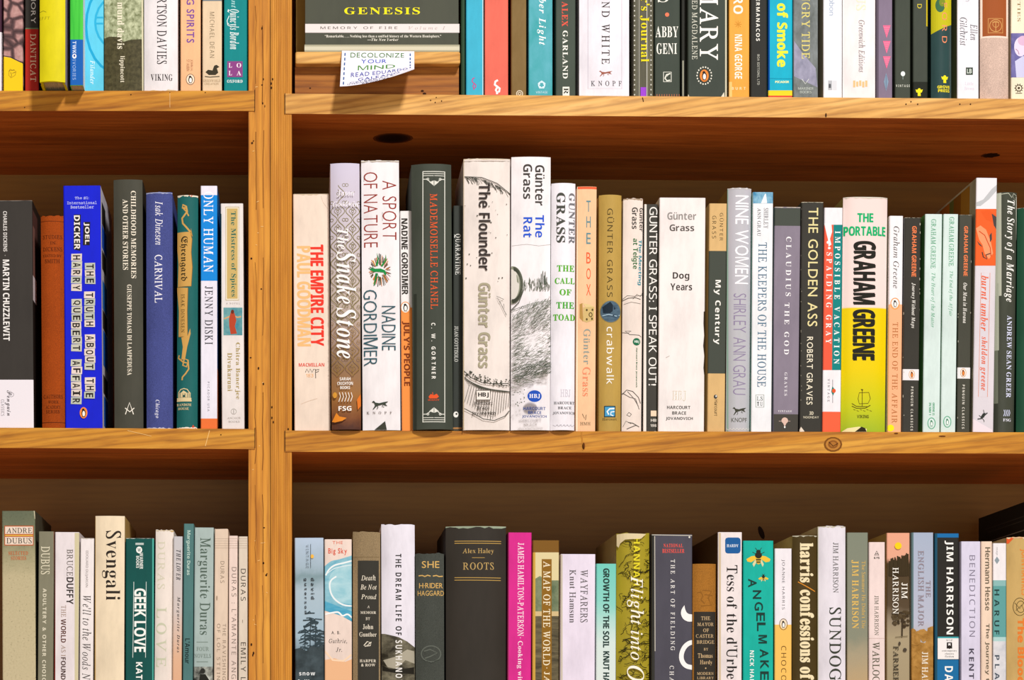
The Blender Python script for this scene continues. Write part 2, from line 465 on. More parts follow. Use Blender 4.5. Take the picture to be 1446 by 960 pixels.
        for q in xs[1:-1]:
            if lo < q < hi:
                bmesh.ops.bisect_plane(bm, geom=bm.verts[:] + bm.edges[:] + bm.faces[:], plane_co=(q, 0, 0), plane_no=(1, 0, 0), dist=1e-7)
        for v in bm.verts: v.co.y += yp(v.co.x)
        bm.to_mesh(o.data); bm.free()
        if len(o.data.polygons) == 0: bpy.data.objects.remove(o)
    return root
# ------------------------------------------------------------------ room shell
def surf(name, lo, hi, mat):
    g = Geo(); g.box(lo, hi, mat); o = g.build(name); o['kind'] = 'structure'; return o
m_wall, nt, b = new_mat('plaster', .9, .1)
r_ = ramp(nt, [(.3, '#b9a88c'), (.7, '#c9b99c')]); nt.links.new(noise(nt, coords(nt), 6, 4), r_.inputs[0]); nt.links.new(r_.outputs[0], b.inputs['Base Color'])
m_floor = wood_mat('floorboards', '#d0ac7c', '#bc9460', '#a07844', 'x', 3.1)
surf('floor', (-2.6, -3.4, -.05), (2.6, .75, 0), m_floor)
surf('wall_back', (-2.6, .62, 0), (2.6, .72, 3.3), m_wall)

# ------------------------------------------------------------------ the two bookcases
m_post_l = wood_mat('weathered_pine', '#e2a23c', '#d59030', '#b36e1c', 'z', 1.7, 1.0)
m_post_r = wood_mat('straight_pine', '#dc9a38', '#d08c2c', '#bc7820', 'z', 5.2, .8)
m_shelf = wood_mat('shelf_pine', '#dca23e', '#cc8c2a', '#ac6c18', 'x', 2.3, 1.1, slant=.10)
m_shelf_r = wood_mat('pale_shelf_pine', '#eebd74', '#e0aa5a', '#c2873a', 'x', 8.3, 1.0, slant=.14)
m_under = wood_mat('plywood', '#da7c34', '#c46826', '#a2501a', 'x', 4.4, .7)
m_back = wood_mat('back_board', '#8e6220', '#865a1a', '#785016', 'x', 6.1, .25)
m_dark = ink('#3a1d08'); m_knot = ink('#6b3a10'); m_gap = ink('#1d0f05')

lin_fn = lambda a, b_: (lambda x: Z(a + (b_ - a) * (x - X(402)) / (X(1446) - X(402))))
SHELF['r1'] = lin_fn(132.5, 140); SHELF['r2'] = lin_fn(608, 610.5); SHELF['r3'] = lin_fn(1084, 1084)
lin_l = lambda a, b_: (lambda x: Z(a + (b_ - a) * (x - X(0)) / (X(350) - X(0))))
SHELF['l1'] = lin_l(128.5, 128.5); SHELF['l2'] = lin_l(604, 605.7); SHELF['l3'] = lin_l(1083, 1083)
GROUP = dict(l1='books on the top shelf of the narrower bookcase', l2='books on the middle shelf of the narrower bookcase', l3='books on the lowest shelf of the narrower bookcase',
             r1='books on the top shelf of the wider bookcase', r2='books on the middle shelf of the wider bookcase', r3='books on the lowest shelf of the wider bookcase')

def disc(g, px, py, rx, ry, mat, y=-.0011, n=14):
    g.add([(X(px + rx * math.cos(a * 2 * math.pi / n)), y, Z(py + ry * math.sin(a * 2 * math.pi / n))) for a in range(n)], [tuple(range(n))], mat)
def line(g, pts, w, mat, y=-.0011):
    strip(g, pts, w, mat, lambda a, b_: (X(a), y, Z(b_)))

def board(name, xa, xb_, zf, thick, mat, parent, marks=None, y0=-.0008):
    """a shelf board whose top follows zf(x); the underside carries the plywood tone"""
    g = Geo(); n = 8; v = []
    for i in range(n + 1):
        x = xa + (xb_ - xa) * i / n; zt = zf(x)
        v += [(x, y0, zt), (x, DEEP, zt), (x, DEEP, zt - thick), (x, y0, zt - thick)]
    f_top, f_front, f_bot = [], [], []
    for i in range(n):
        a, c = 4 * i, 4 * i + 4
        f_top.append((a, c, c + 1, a + 1)); f_bot.append((a + 3, a + 2, c + 2, c + 3)); f_front.append((a, a + 3, c + 3, c))
    g.add(v, f_top + f_front + [(0, 1, 2, 3), (4 * n + 3, 4 * n + 2, 4 * n + 1, 4 * n)], mat); k = g.slot(m_under)
    g.f += f_bot; g.i += [k] * n
    if marks: marks(g)
    return g.build(name, parent)

ZTOP, SP = Z(-352), 475
cl = thing('bookcase', 'narrower pine bookcase with a scarred, knotty upright standing against the other case', 'bookcase', (0, 0, 0), 'pine bookcases side by side')
cr = thing('bookcase', 'wider pine bookcase holding the cover-out display and the longest rows of books', 'bookcase', (0, 0, 0), 'pine bookcases side by side')
def upright(xa, xb_, mat, parent, marks=None):
    g = Geo(); g.box((X(xa), 0, 0), (X(xb_), DEEP, ZTOP), mat)
    if marks: marks(g)
    return g.build('upright', parent)
def scars_l(g):
    rr = random.Random(3)
    for py, px in ((112, 372), (146, 371), (120, 370), (150, 374), (199, 358), (202, 356), (365, 355), (408, 369), (520, 365), (542, 372), (745, 373), (795, 372), (810, 377), (812, 376), (910, 355), (922, 358), (925, 357), (40, 370), (505, 354)):
        disc(g, px, py, rr.uniform(.6, 1.5), rr.uniform(.8, 2.2), m_dark, -.0003)
    for px in (361, 371.5):
        for s in range(6):
            y0 = s * 165 + rr.uniform(0, 60); pts = [(px + rr.uniform(-1.2, 1.2), y0 + q * 22) for q in range(6)]
            line(g, pts, rr.uniform(.4, .8), m_knot, -.0003)
    for s in range(16):
        y0 = rr.uniform(0, 950); x0 = rr.uniform(354, 376)
        line(g, [(x0, y0), (x0 + rr.uniform(1, 4), y0 + rr.uniform(-1.5, 1.5))], .8, ink('#f0c27c'), -.0003)
def scars_r(g):
    rr = random.Random(4)
    for i in range(9):
        px = 384.5 + i * 3.1
        line(g, [(px + rr.uniform(-.3, .3), y) for y in range(-40, 1090, 80)], .6, ink('#b87824'), -.0003)
    for px, py in ((383, 118), (385, 112), (383.5, 124), (384, 590), (386, 596), (407, 606), (384, 575)):
        disc(g, px, py, 1, 1.8, m_dark, -.0003)
upright(-420, -389, m_post_l, cl); upright(351, 381.4, m_post_l, cl, scars_l)
upright(382.4, 412, m_post_r, cr, scars_r); upright(1780, 1811, m_post_r, cr)
def holes(*pts):
    def f(g):
        for px, py, r in pts: disc(g, px, py, r, r, m_dark)
    return f
def marks_l1(g):
    line(g, [(359.8, 127), (359.8, 158)], .8, m_gap); holes((185, 134, .9), (35, 152, .8), (290, 131, .8), (240, 131, .6))(g)
    line(g, [(240, 131), (240, 152)], .5, ink('#efc78c'))
def marks_l2(g):
    line(g, [(360, 604), (360, 633)], .9, m_gap); holes((312, 614, .9))(g)
    line(g, [(296, 608), (290, 630)], .9, ink('#e9bd78')); line(g, [(180, 608), (214, 616)], .7, ink('#e9bd78'))
def marks_r1(g):
    line(g, [(402.4, 132), (402.4, 161)], .9, m_gap)
    holes((608, 142, .9), (614.5, 145, .9), (616, 138, .8), (623.5, 143, .9), (1279, 147.5, 1), (1295.5, 147.5, 1), (1355, 147.5, 1), (1370, 147.5, 1), (1286, 144, 1))(g)
    line(g, [(907, 138), (908.5, 144)], 1.2, m_dark); disc(g, 1166, 163, 1.2, 3, m_dark)
    # dark knots in the underside
    for px, py, rr in ((555, 195, .019), (1403, 219, .012)):
        zu = SHELF['r1'](X(px)) - .0182; pf = PY0 - (zu - H) / K; s = (PY0 - py) / (PY0 - pf); d = D / s - D
        x = (px - PX0) * K / s
        for q, mt in ((1.0, ink('#7a3c14')), (.88, ink('#4e250b')), (.74, ink('#331707')), (.5, ink('#2a1204'))):
            g.add([(x + rr * q * math.cos(a * .3927), d + rr * q * math.sin(a * .3927), zu - .0002 - (1 - q) * .0003) for a in range(16)], [tuple(range(16))], mt)
def marks_r2(g):
    line(g, [(402.4, 608), (402.4, 637)], .9, m_gap)
    for q, c in ((1, '#7a4a18'), (.8, '#b87c34'), (.55, '#8a5420'), (.35, '#a86c2c')): disc(g, 1176, 627.5, 13 * q, 10.5 * q, ink(c), -.0010 - (1 - q) * .0004)
    line(g, [(1170, 624), (1176, 630), (1183, 626)], .7, m_dark, -.0016)
    line(g, [(821, 610), (823, 636)], 2, ink('#b87a30')); disc(g, 824, 630, 2, 5, m_knot); disc(g, 1265, 612, 3, 1, m_knot); disc(g, 1330, 616, 5, 1, m_knot)
TH = .0182
for k, sh in enumerate(('l1', 'l2', 'l3')):
    board('shelf', X(-389), X(360), SHELF[sh], TH if k != 1 else .0182, m_shelf, cl, (marks_l1, marks_l2, None)[k])
for k, sh in enumerate(('r1', 'r2', 'r3')):
    board('shelf', X(402), X(1780), SHELF[sh], TH if k == 0 else .0192, m_shelf_r if k == 0 else m_shelf, cr, (marks_r1, marks_r2, None)[k])
for py in (-346, 1558, 2033, 2508, 2983, 3318):
    board('shelf', X(-389), X(360), lambda x: Z(py), TH, m_shelf, cl); board('shelf', X(402), X(1780), lambda x: Z(py), TH, m_shelf_r, cr)
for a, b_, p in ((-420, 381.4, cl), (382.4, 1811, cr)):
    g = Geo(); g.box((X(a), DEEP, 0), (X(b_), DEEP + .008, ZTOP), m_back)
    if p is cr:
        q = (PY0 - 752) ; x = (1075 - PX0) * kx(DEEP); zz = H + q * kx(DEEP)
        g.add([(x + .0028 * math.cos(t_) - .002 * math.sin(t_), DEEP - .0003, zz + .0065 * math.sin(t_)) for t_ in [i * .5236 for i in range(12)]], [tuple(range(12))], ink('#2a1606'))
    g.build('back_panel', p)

# ------------------------------------------------------------------ display riser, paper sign
rz = SHELF['r1'](X(533)) + .0008
y_r = -.0025
r_t = Z(72.5, y_r); r_m = Z(90, y_r)
rs = thing('display_riser', 'stepped pine riser with a lit ledge, standing under the cover-out book', 'display stand', (0, 0, 0))
g = Geo(); g.box((X(417, y_r), y_r, r_m), (X(650, y_r), .15, r_t), m_shelf_r); g.build('top_board', rs, .0016)
m_front = wood_mat('riser_front_shaded', '#b87a30', '#a5661f', '#854b12', 'x', 9.4, 1.0)  # darker pine tones paint in the shade below the ledge
g = Geo(); g.box((X(416.5, y_r), .008, rz), (X(649, y_r), .145, r_m - .0002), m_front)
for px, py, r1 in ((597, 125, 2.2), (600, 129, 2.6), (438, 121, 1.4), (488, 97, 1.2)): disc(g, px, py, r1, r1 * .7, m_dark, .0078)
g.build('front_block', rs)
sg = thing('paper_sign', 'small white hand-lettered paper card hanging off the riser ledge, its lower corner curling', 'sign', (0, 0, 0))
def sheet(u, v, e=0.0):
    px = 483 + 102 * u - 1.5 * v * (1 - u) * 2; c = 1 - .50 * (u ** 1.6) * v
    py = 71.5 + 50.5 * v * c + 1.0 * u
    y = y_r - .0012 - .020 * v - .010 * u * v * v - e
    return (X(px, y), y, Z(py, y))
n_, v_, f_ = 12, [], []
for j in range(n_ + 1):
    for i in range(n_ + 1): v_.append(sheet(i / n_, j / n_))
for j in range(n_):
    for i in range(n_): a = j * 13 + i; f_.append((a, a + 1, a + 14, a + 13))
o = mesh_obj('paper', v_, f_, [ink('#efeaf2')], None, sg, True)
gl = Geo()
for s, c, u0, u1, v0, v1 in (('DECOLONIZE', '#4f7d43', .12, .86, .05, .19), ('YOUR', '#3f58b8', .27, .62, .24, .36), ('MIND', '#4f8a3a', .23, .74, .42, .56), ('READ EDUARDO', '#3646a0', .14, .91, .62, .75),
                           ('GALEANO', '#3646a0', .24, .80, .79, .88), ('CELEBRATE', '#4a5a8a', .13, .72, .89, .925), ('INDIGENOUS', '#3a4a78', .10, .62, .935, .965), ('PEOPLES', '#3a4a78', .30, .66, .972, .995)):
    tv, tf = text_geo(s, 'G', .05); gl.add([sheet(u0 + (u1 - u0) * a, v1 + (v0 - v1) * b_, .0003) for a, b_ in tv], tf, ink(c))
for uu in (.045, .945):
    for q in range(7):
        v0 = .06 + q * .135
        if uu > .5 and q > 4: continue
        gl.add([sheet(uu - .009, v0, .0003), sheet(uu + .009, v0, .0003), sheet(uu + .009, v0 + .08, .0003), sheet(uu - .009, v0 + .08, .0003)], [(0, 1, 2, 3)], ink('#4a6a9a'))
gl.build('hand_lettering', sg)

# cover-out books on the riser
def cover_out(label, x0, x1, yf, zb, hgt, thick, mat, prints=(), pages='#cfc0a0'):
    ky = kx(yf); root = thing('book', label, 'book', (X((x0 + x1) / 2, yf), yf, zb), GROUP['r1'])
    w = (x1 - x0) * ky; root.rotation_euler = (-math.radians(1.2), 0, 0)
    g = Geo()
    g.box((-w/2, 0, 0), (w/2, .0006, hgt), mat); g.box((-w/2, thick - .0006, 0), (w/2, thick, hgt), mat); g.box((-w/2, .0006, 0), (-w/2 + .0006, thick - .0006, hgt), mat)
    g.build('cover', root)
    g = Geo(); g.box((-w/2 + .0008, .0008, .0005), (w/2 - .0005, thick - .0008, hgt - .0005), page_mat(pages)); g.build('page_block', root)
    by = PY0 - (zb - H) / ky; xc = (x0 + x1) / 2; gs = {}
    for i, it in enumerate(flat(prints)):
        kind, part, c, pts, ex = it; g = gs.setdefault(part, Geo()); e = -.00008 - i * .00001
        put = lambda px, py: ((px - xc) * ky, e, (by - py) * ky)
        if kind == 'h':
            s, f, sp = ex; tv, tf = text_geo(s, f, sp); (ax, ay), (bx_, by_) = pts
            g.add([put(ax + (bx_ - ax) * a, by_ + (ay - by_) * b_) for a, b_ in tv], tf, ink(c))
        elif kind == 'p': g.add([put(*p) for p in pts], [tuple(range(len(pts)))], ink(c))
    for p, g in gs.items(): mesh_obj(PART[p], g.v, g.f, g.m, g.i, root)
    return root
cover_out('dark olive paperback shown cover out on the riser, big yellow capitals', 431, 647.5, .006, r_t + .0006, .205, .022, cover_mat(('plain', '#4b4d41'), 0, K),
    z(2, RC('B', '#e6dcda', 364, 134, 1235, 184), RC('L', '#a9a58c', 360, 252, 1236, 292), RC('L', '#cfcab2', 360, 262, 1236, 283),  # pale strip along the cover's foot, its lighter middle a painted-on highlight
      U('T', 'GENESIS', 'RB', '#f0e21c', 585, 40, 1012, 80, .06), U('N', 'MEMORY OF FIRE', 'S', '#4a453e', 450, 149, 885, 164, .25), U('N', 'Volume I', 'I', '#b3a5a2', 948, 148, 1155, 166, .25),
      U('N', "“Remarkable. . . . Nothing less than a unified history of the Western Hemisphere.”", 'RB', '#ece8da', 475, 196, 1132, 215), U('N', '—The New Yorker', 'BI', '#ece8da', 715, 216, 890, 231)))
cover_out('brown book hidden behind the cover-out olive paperback, only one edge showing', 418, 560, .032, r_t + .0006, .23, .03, cover_mat(('plain', '#8f7032'), 0, K))

# ------------------------------------------------------------------ books, top shelf of the narrower case
rd = random.Random(11)
W_ = '#f2eef0'
book('l1', 'plum-black book with a white foot, only its edge in view beside the pink cobblestone paperback', -28, 3.2, -190, '#48283a', [BD('B', '#ece4ea', 45, 128)], hb=True)
book('l1', 'paperback with pink cobblestones above a yellow foot bearing a doodled face', 4.5, 32.5, -200, ('cobble',),
     z(1, PL('B', '#f0c81c', (14, 322), (60, 330), (100, 350), (136, 365), (136, 520), (14, 520)), LN('O', '#3a2f33', 5, (14, 318), (60, 326), (100, 346), (136, 361)),
       LN('O', '#b3921a', 4, (52, 405), (75, 400), (92, 408), (85, 430), (62, 445), (50, 430), (52, 405)), LN('O', '#6a5a1c', 3, (60, 412), (66, 428), (62, 440)), LN('O', '#6a5a1c', 3, (70, 418), (88, 412)), LN('O', '#6a5a1c', 3, (50, 408), (58, 395), (70, 402), (82, 398))))
book('l1', 'slim paperback, black above and brick red below, lettered in white and cream', 35, 55, -185, '#35322e',
     [BD('B', '#b02a20', 41, 129), BD('B', '#5f7a58', 40, 41.6)] + z(1, T('T', 'EMORY', 'G', '#e8e4de', 176, -62, 203, 135, .04), T('A', 'DANTICAT', 'R', '#e6c9a8', 172, 195, 205, 465, .04)))
book('l1', 'fat acid-yellow hardback jutting out over the shelf edge', 55.5, 92, -205, '#ddd016', z(1, U('N', 'RFFY', 'I', '#8f8a1c', 215, 96, 283, 112, .2), LN('O', '#8f8a1c', 3, (225, 68), (245, 62), (262, 70)),
       LN('W', '#b9a70e', 4, (226, 465), (300, 462), (366, 470))), ys=-.029, hb=True, side='#8d8794', bulge=.003, depth=.13)
book('l1', 'slim paperback, bright green above and royal blue below, jutting out beside the yellow hardback', 98.5, 117.5, -170, ('noise', '#2fae36', '#56d84a', 40, (6, 1, .2), .3, .7),
     [BD('B', '#1d60b4', 56.5, 124)] + z(1, T('P', 'TWK', 'SB', '#d8e4f6', 412, 236, 432, 305, .05), EL('P', '#f2f2f4', 422, 321, 12, 14), EL('P', '#2a4a9a', 422, 319, 5, 7), T('P', 'IVORIES', 'S', '#a9c4ea', 412, 340, 430, 455, .1)), ys=-.017, side='#e6e6ea', depth=.12)
book('l1', 'sky-blue paperback printed with deeper blue circle arcs', 118.5, 146.5, -180, '#5fc9e6',
     z(1, RG('I', '#1f9fcb', 14, 660, 150, 172, 262), RG('I', '#2fabd4', 12, 690, 130, 150, 160), LN('I', '#2fabd4', 10, (540, 102), (585, 102)), LN('I', '#2fabd4', 10, (540, 136), (585, 136)), T('A', 'Filander', 'I', '#e6f6fa', 512, 345, 538, 480)))
book('l1', 'hardback with a grassy grey-green photograph and cream blackletter title', 147, 202.5, -210, ('noise', '#6f7650', '#c3c9a4', 260, (1, 1, .8), .35, .65),
     z(1, PL('I', ('noise', '#38341f', '#5a5438', 300, (1, 1, 1), .35, .7), (580, 222), (620, 208), (680, 214), (700, 240), (740, 228), (800, 222), (815, 225), (815, 520), (580, 520)), LN('W', '#d6cfae', 8, (806, 0), (810, 520)),
       T('A', 'mund davis', 'RB', '#ece4cc', 665, 15, 705, 280), T('P', 'lippincott', 'RB', '#e4dcc4', 676, 320, 708, 470)), hb=True, bulge=.002)
book('l1', 'broad white jacketed hardback with a tall dark serif name and imprint at the foot', 203, 251, -200, '#ebe5e7',
     z(1, T('A', 'RTSON DAVIES', 'R', '#2a2425', 890, -12, 946, 366, .03), U('P', 'VIKING', 'RB', '#322c2c', 855, 422, 978, 460, .02)) + [WE('#cdbb98', 3, True)], hb=True, bulge=.003)
book('l1', 'peach paperback with purple slanting capitals', 254.5, 283.5, -165, '#f0bb8c',
     z(1, T('T', 'G SPIRITS', 'GB', '#7c4e9c', 1058, -5, 1102, 245, .06), T('N', 'JOHN H.', 'S', '#a2684a', 1078, 340, 1094, 405), T('N', 'ST AUBIN', 'S', '#a2684a', 1058, 340, 1074, 405), penguin(1080, 453, 22, 28, '#7d5a44', '#f3dcc2', '#f6f0ea', '#2d2826')))
book('l1', 'pale sand paperback with a small dark duck at its foot', 285.5, 313.5, -172, '#e4cbaa',
     z(1, RC('I', '#6f7c86', 1140, -20, 1260, 8), T('A', 'MICHAEL DEAN', 'S', '#8c7a60', 1190, 70, 1216, 330, .12),
       PL('P', '#3c3628', (1165, 412), (1180, 398), (1205, 402), (1215, 375), (1228, 370), (1245, 382), (1230, 390), (1238, 415), (1222, 428), (1185, 428)), LN('P', '#4a4434', 5, (1162, 436), (1190, 440), (1245, 436)),
       U('P', 'GREENWORLD', 'R', '#a58c68', 1152, 454, 1250, 467), U('P', 'CREATION', 'R', '#a58c68', 1160, 472, 1240, 484)))
book('l1', 'teal paperback with white script and a purple square at its foot, against the upright', 316, 350.3, -182, '#0c8688',
     z(1, T('N', 'nt', 'BI', '#9ccfd0', 1312, 4, 1338, 48), T('T', 'Quincyls Bordon', 'BI', '#e8f2f2', 1290, 55, 1356, 282), LN('T', '#e8f2f2', 4, (1300, 92), (1288, 120), (1292, 145), (1308, 152)),
       RC('P', '#8a4484', 1289, 350, 1376, 440), U('P', 'L', 'RB', '#f2e6ee', 1297, 360, 1316, 386), U('P', 'O', 'RB', '#f2e6ee', 1342, 360, 1368, 386), U('P', 'L', 'RB', '#f2e6ee', 1297, 404, 1316, 430), U('P', 'A', 'RB', '#f2e6ee', 1342, 404, 1368, 430),
       U('P', 'OXFORD', 'RB', '#f0f4f4', 1288, 455, 1376, 472)) + [WE('#cfe0de', 1.4, True)])

# ------------------------------------------------------------------ top shelf of the wider case
book('r1', 'very thin dark green book between the cover-out display and the sky-blue book', 651, 656.8, -150, '#2f4a35', depth=.14, hb=True)
def squiggle(x, y, w, h, c, lw):
    q = lambda a, b: (x + a * w, y + b * h)
    return [LN('P', c, lw, q(.62, .02), q(.3, .12), q(.22, .34), q(.55, .48), q(.85, .6), q(.78, .82), q(.5, .86), q(.35, .72), q(.5, .55)), LN('P', c, lw, q(.5, .86), q(.52, 1))]
book('r1', 'sky-blue paperback with a small magenta squiggle at its foot', 657.8, 683, -168, '#3fb2d0', z(3, RC('W', '#bfe2ea', 213, -20, 222, 705), squiggle(128, 568, 44, 90, '#b8508e', 8)))
book('r1', 'coral paperback with a white squiggle at its foot', 684, 718, -160, '#e66c5a', z(3, squiggle(290, 585, 58, 105, '#f6eeee', 15)))
book('r1', 'mottled brown-olive paperback with a small flower emblem at its foot', 721.5, 743.5, -172, ('noise', '#6e5428', '#8b7146', 30, (1, 1, .5), .3, .7), z(3, RG('P', '#dcd0b8', 6, 484, 686, 22), RG('P', '#dcd0b8', 5, 484, 686, 10)), side='#5a1c0e')
book('r1', 'teal watercolour paperback with white italic lettering', 746, 780.5, -178, ('noise', '#2c9a9c', '#6ab6c8', 34, (1, 1, .7), .3, .72),
     z(3, T('T', 'ber Light', 'BI', '#eef6f6', 612, -8, 676, 332, .04), RG('P', '#dcebf2', 9, 645, 622, 22), EL('P', '#cfe4ee', 645, 600, 9), EL('P', '#cfe4ee', 626, 614, 9), EL('P', '#cfe4ee', 664, 614, 9), EL('P', '#cfe4ee', 633, 640, 9), EL('P', '#cfe4ee', 657, 640, 9), U('P', 'VINTAGE', 'S', '#cfe4ee', 602, 668, 688, 684)))
book('r1', 'grey-green paperback with coral and white fat serif capitals', 784.5, 813, -175, '#465046',
     z(3, T('A', 'ALEX', 'RB', '#ec5a48', 793, 15, 836, 196), T('A', 'GARLAND', 'RB', '#f0efe6', 798, 226, 836, 576), RC('P', '#eceae0', 798, 636, 847, 705), T('P', 'R', 'RB', '#2f342c', 806, 644, 840, 690)))
book('r1', 'thick white jacketed hardback with a fine ruled frame', 818, 889, -205, '#ece7ef',
     z(3, LN('O', '#b9b0bc', 3, (983, -60), (983, 648), (1230, 648), (1230, -60)), T('T', 'ND WHITE', 'R', '#37302e', 1082, 15, 1140, 470, .18), dog(1062, 515, 1162, 562, '#9a5a4a'), U('P', 'KNOPF', 'R', '#3c3a40', 1005, 592, 1228, 630, .45)), hb=True, bulge=.0022, side='#d8d0d4')
dots = [EL('O', '#c9c7bd', x, y, 5, 6) for x in (1322, 1442) for y in range(10, 700, 36)] + [LN('O', '#a8a69c', 5, (1355, -20), (1355, 705)), LN('O', '#c9c7bd', 5, (1412, -20), (1412, 705)), LN('O', '#77756a', 4, (1340, -20), (1340, 705))]
book('r1', 'dark striped paperback with yellow lettering and a violet tab at the foot', 894, 923, -170, ('noise', '#4c4a3e', '#66634f', 120, (3, 1, .1), .3, .7), z(3, dots, T('T', "er's Journal", 'RB', '#e6d61e', 1362, -60, 1432, 455), RC('K', '#9a44d0', 1366, 640, 1406, 708)))
ticks = [LN('O', '#b0694e', 5, (125 + i * 18, 690), (125 + i * 18, 712)) for i in range(11)]
book('r1', 'charcoal paperback with a coral dot and short condensed white name', 924, 960.5, -178, '#3e463d',
     z(4, U('T', 'S', 'RB', '#e8e8dc', 150, -62, 226, 20), EL('O', '#ee7a5a', 217, 110, 15), U('A', 'ABBY', 'RB', '#f2f0e6', 133, 195, 298, 274), U('A', 'GENI', 'RB', '#f2f0e6', 140, 318, 288, 398), BX('P', '#e8e8dc', 5, 191, 529, 247, 599), LN('P', '#e8e8dc', 9, (240, 540), (212, 548), (202, 575), (215, 592), (240, 588)), LN('P', '#e8e8dc', 4, (215, 560), (238, 535)), ticks))
book('r1', 'thin black book set back in the gap between two dark paperbacks', 962, 969.5, -150, '#2a2a24', z(4, RC('W', '#9a9886', 328, 445, 339, 705)), ys=.012)
book('r1', 'thick charcoal paperback with huge white serif capitals and an orange oval emblem', 971, 1027.5, -190, '#3d443c',
     z(4, RC('W', '#c9c2a8', 640, -40, 652, 710), T('T', 'MARY', 'R', '#f2f0ea', 456, -95, 590, 440), T('T', 'LED MAGDALENE', 'R', '#cfcfc0', 398, -30, 438, 436, .06), penguin(488, 555, 32, 44, '#4a3a2c'),
       [EL('P', '#e6e4d6', 488 + 53 * math.cos(a * .349), 555 + 62 * math.sin(a * .349), 5, 6) for a in range(18)], PL('W', '#d9d5c0', (610, 710), (632, 675), (636, 710)), PL('W', '#d9d5c0', (362, 712), (372, 690), (380, 712))))
book('r1', 'amber paperback with bold white capitals and a faint snowflake', 1029, 1058.5, -166, '#ecA643',
     z(4, T('T', 'RO', 'SB', '#f8efe2', 700, -20, 770, 105), [LN('O', '#c98a30', 4, (735 - 26 * math.cos(a), 180 - 26 * math.sin(a)), (735 + 26 * math.cos(a), 180 + 26 * math.sin(a))) for a in (0, .785, 1.57, 2.356)], T('A', 'NINA GEORGE', 'SB', '#fbf4e8', 710, 255, 764, 578, .04), U('P', 'BURT', 'SB', '#f6dcae', 688, 638, 790, 658, .4), RC('W', '#f3c276', 668, 600, 690, 712)))
book('r1', 'slim black paperback with spaced white capitals reading downward', 1059.5, 1083.5, -160, '#2c2c28', z(4, T('A', 'GERMANACOS', 'SB', '#ecebe2', 866, -40, 893, 302, .16), T('P', 'BOA EDITIONS, LTD', 'S', '#c8c8bc', 872, 400, 891, 622, .06)))
book('r1', 'turquoise paperback with fat yellow lettering and yellow and red bands at the foot', 1084.5, 1119.5, -172, '#10aecb',
     [BD('B', '#f0cf2a', 128.3, 135.6), BD('B', '#d64a3a', 135.6, 140)] + z(4, RC('B', '#0b4a9e', 945, -40, 966, 660), T('T', 'r of Smoke', 'X', '#e9e63c', 1018, -45, 1099, 492), U('P', 'PICADOR', 'X', '#e9f0b0', 1005, 592, 1106, 609), LN('O', '#0b85a8', 3, (966, 575), (1132, 578))))
book('r1', 'slate grey stony-textured paperback with pale yellow capitals', 1120, 1155.5, -176, ('noise', '#5c625f', '#858b8c', 130, (1, 1, .5), .3, .7),
     z(4, PL('I', ('noise', '#7f7f94', '#a3a1b8', 150, (1, 1, .6), .3, .7), (1142, 300), (1205, 390), (1300, 500), (1314, 640), (1142, 560)), T('T', 'NGRY TIDE', 'R', '#dccf78', 1198, -40, 1258, 432, .04), LN('P', '#d8dcd8', 4, (1200, 580), (1225, 615), (1250, 580)), U('P', 'MARINER', 'S', '#c4ccc4', 1172, 640, 1284, 657), U('P', 'BOOKS', 'S', '#c4ccc4', 1186, 666, 1270, 683)))
book('r1', 'white paperback with a pale blue word and small grey emblem box', 1162.5, 1189.5, -170, '#eceef4', z(5, T('A', 'bbon', 'S', '#9fb0c8', 26, -10, 64, 115), RC('P', '#b4b6bc', 18, 590, 46, 660), RC('P', '#d6d8de', 50, 590, 80, 660), RC('P', '#55585e', 22, 615, 38, 645)), side='#b8ad92')
book('r1', 'cream-white hardback with thin grey script running down', 1190, 1236.5, -186, '#f1e9e9', z(5, T('T', 'US', 'R', '#ece2c4', 222, -40, 292, 80), T('P', 'Greenwich Editions', 'I', '#6f6468', 240, 150, 288, 530), [RC('P', '#ecbd86', 200 + i * 22, 590 + (i % 2) * 8, 216 + i * 22, 640 - (i % 3) * 5) for i in range(5)], WE('#d9bfae', 2, True)), hb=True, bulge=.0015)
def tri(x, y, h): return [PL('O', '#ee6a90', (x - 27, y), (x + 29, y), (x, y + h))] + [LN('O', '#f6a6bc', 2, (x - 22 + i * 5, y + 14 + i * 14), (x + 22 - i * 5, y + 14 + i * 14)) for i in range(4)]
book('r1', 'glossy mauve-grey paperback with three pink triangles', 1237, 1260.5, -168, ('gloss', '#83748a'), z(5, RC('B', '#5f5462', 360, -20, 386, 720), tri(444, 188, 92), tri(444, 302, 92), tri(444, 414, 90), PL('O', '#7f95ac', (440, 535), (458, 600), (440, 668), (423, 600)), LN('O', '#54667e', 3, (440, 550), (440, 655))))
book('r1', 'dark green-black paperback with a small white balloon emblem', 1263.5, 1286, -162, '#40463c', z(5, EL('P', '#dfeae8', 563, 541, 16, 18), LN('P', '#9fb0ae', 3, (563, 560), (563, 582)), U('P', 'VINTAGE', 'SB', '#d0d2c6', 512, 620, 612, 638, .4)))
creature = lambda x, y, s: [PL('P', '#f0de22', (x - 26 * s, y - 20 * s), (x - 14 * s, y - 16 * s), (x - 4 * s, y - 28 * s), (x + 6 * s, y - 28 * s), (x + 14 * s, y - 16 * s), (x + 27 * s, y - 20 * s), (x + 20 * s, y + 2 * s), (x + 10 * s, y + 4 * s), (x + 12 * s, y + 28 * s), (x - 10 * s, y + 28 * s), (x - 10 * s, y + 4 * s), (x - 20 * s, y + 2 * s))]
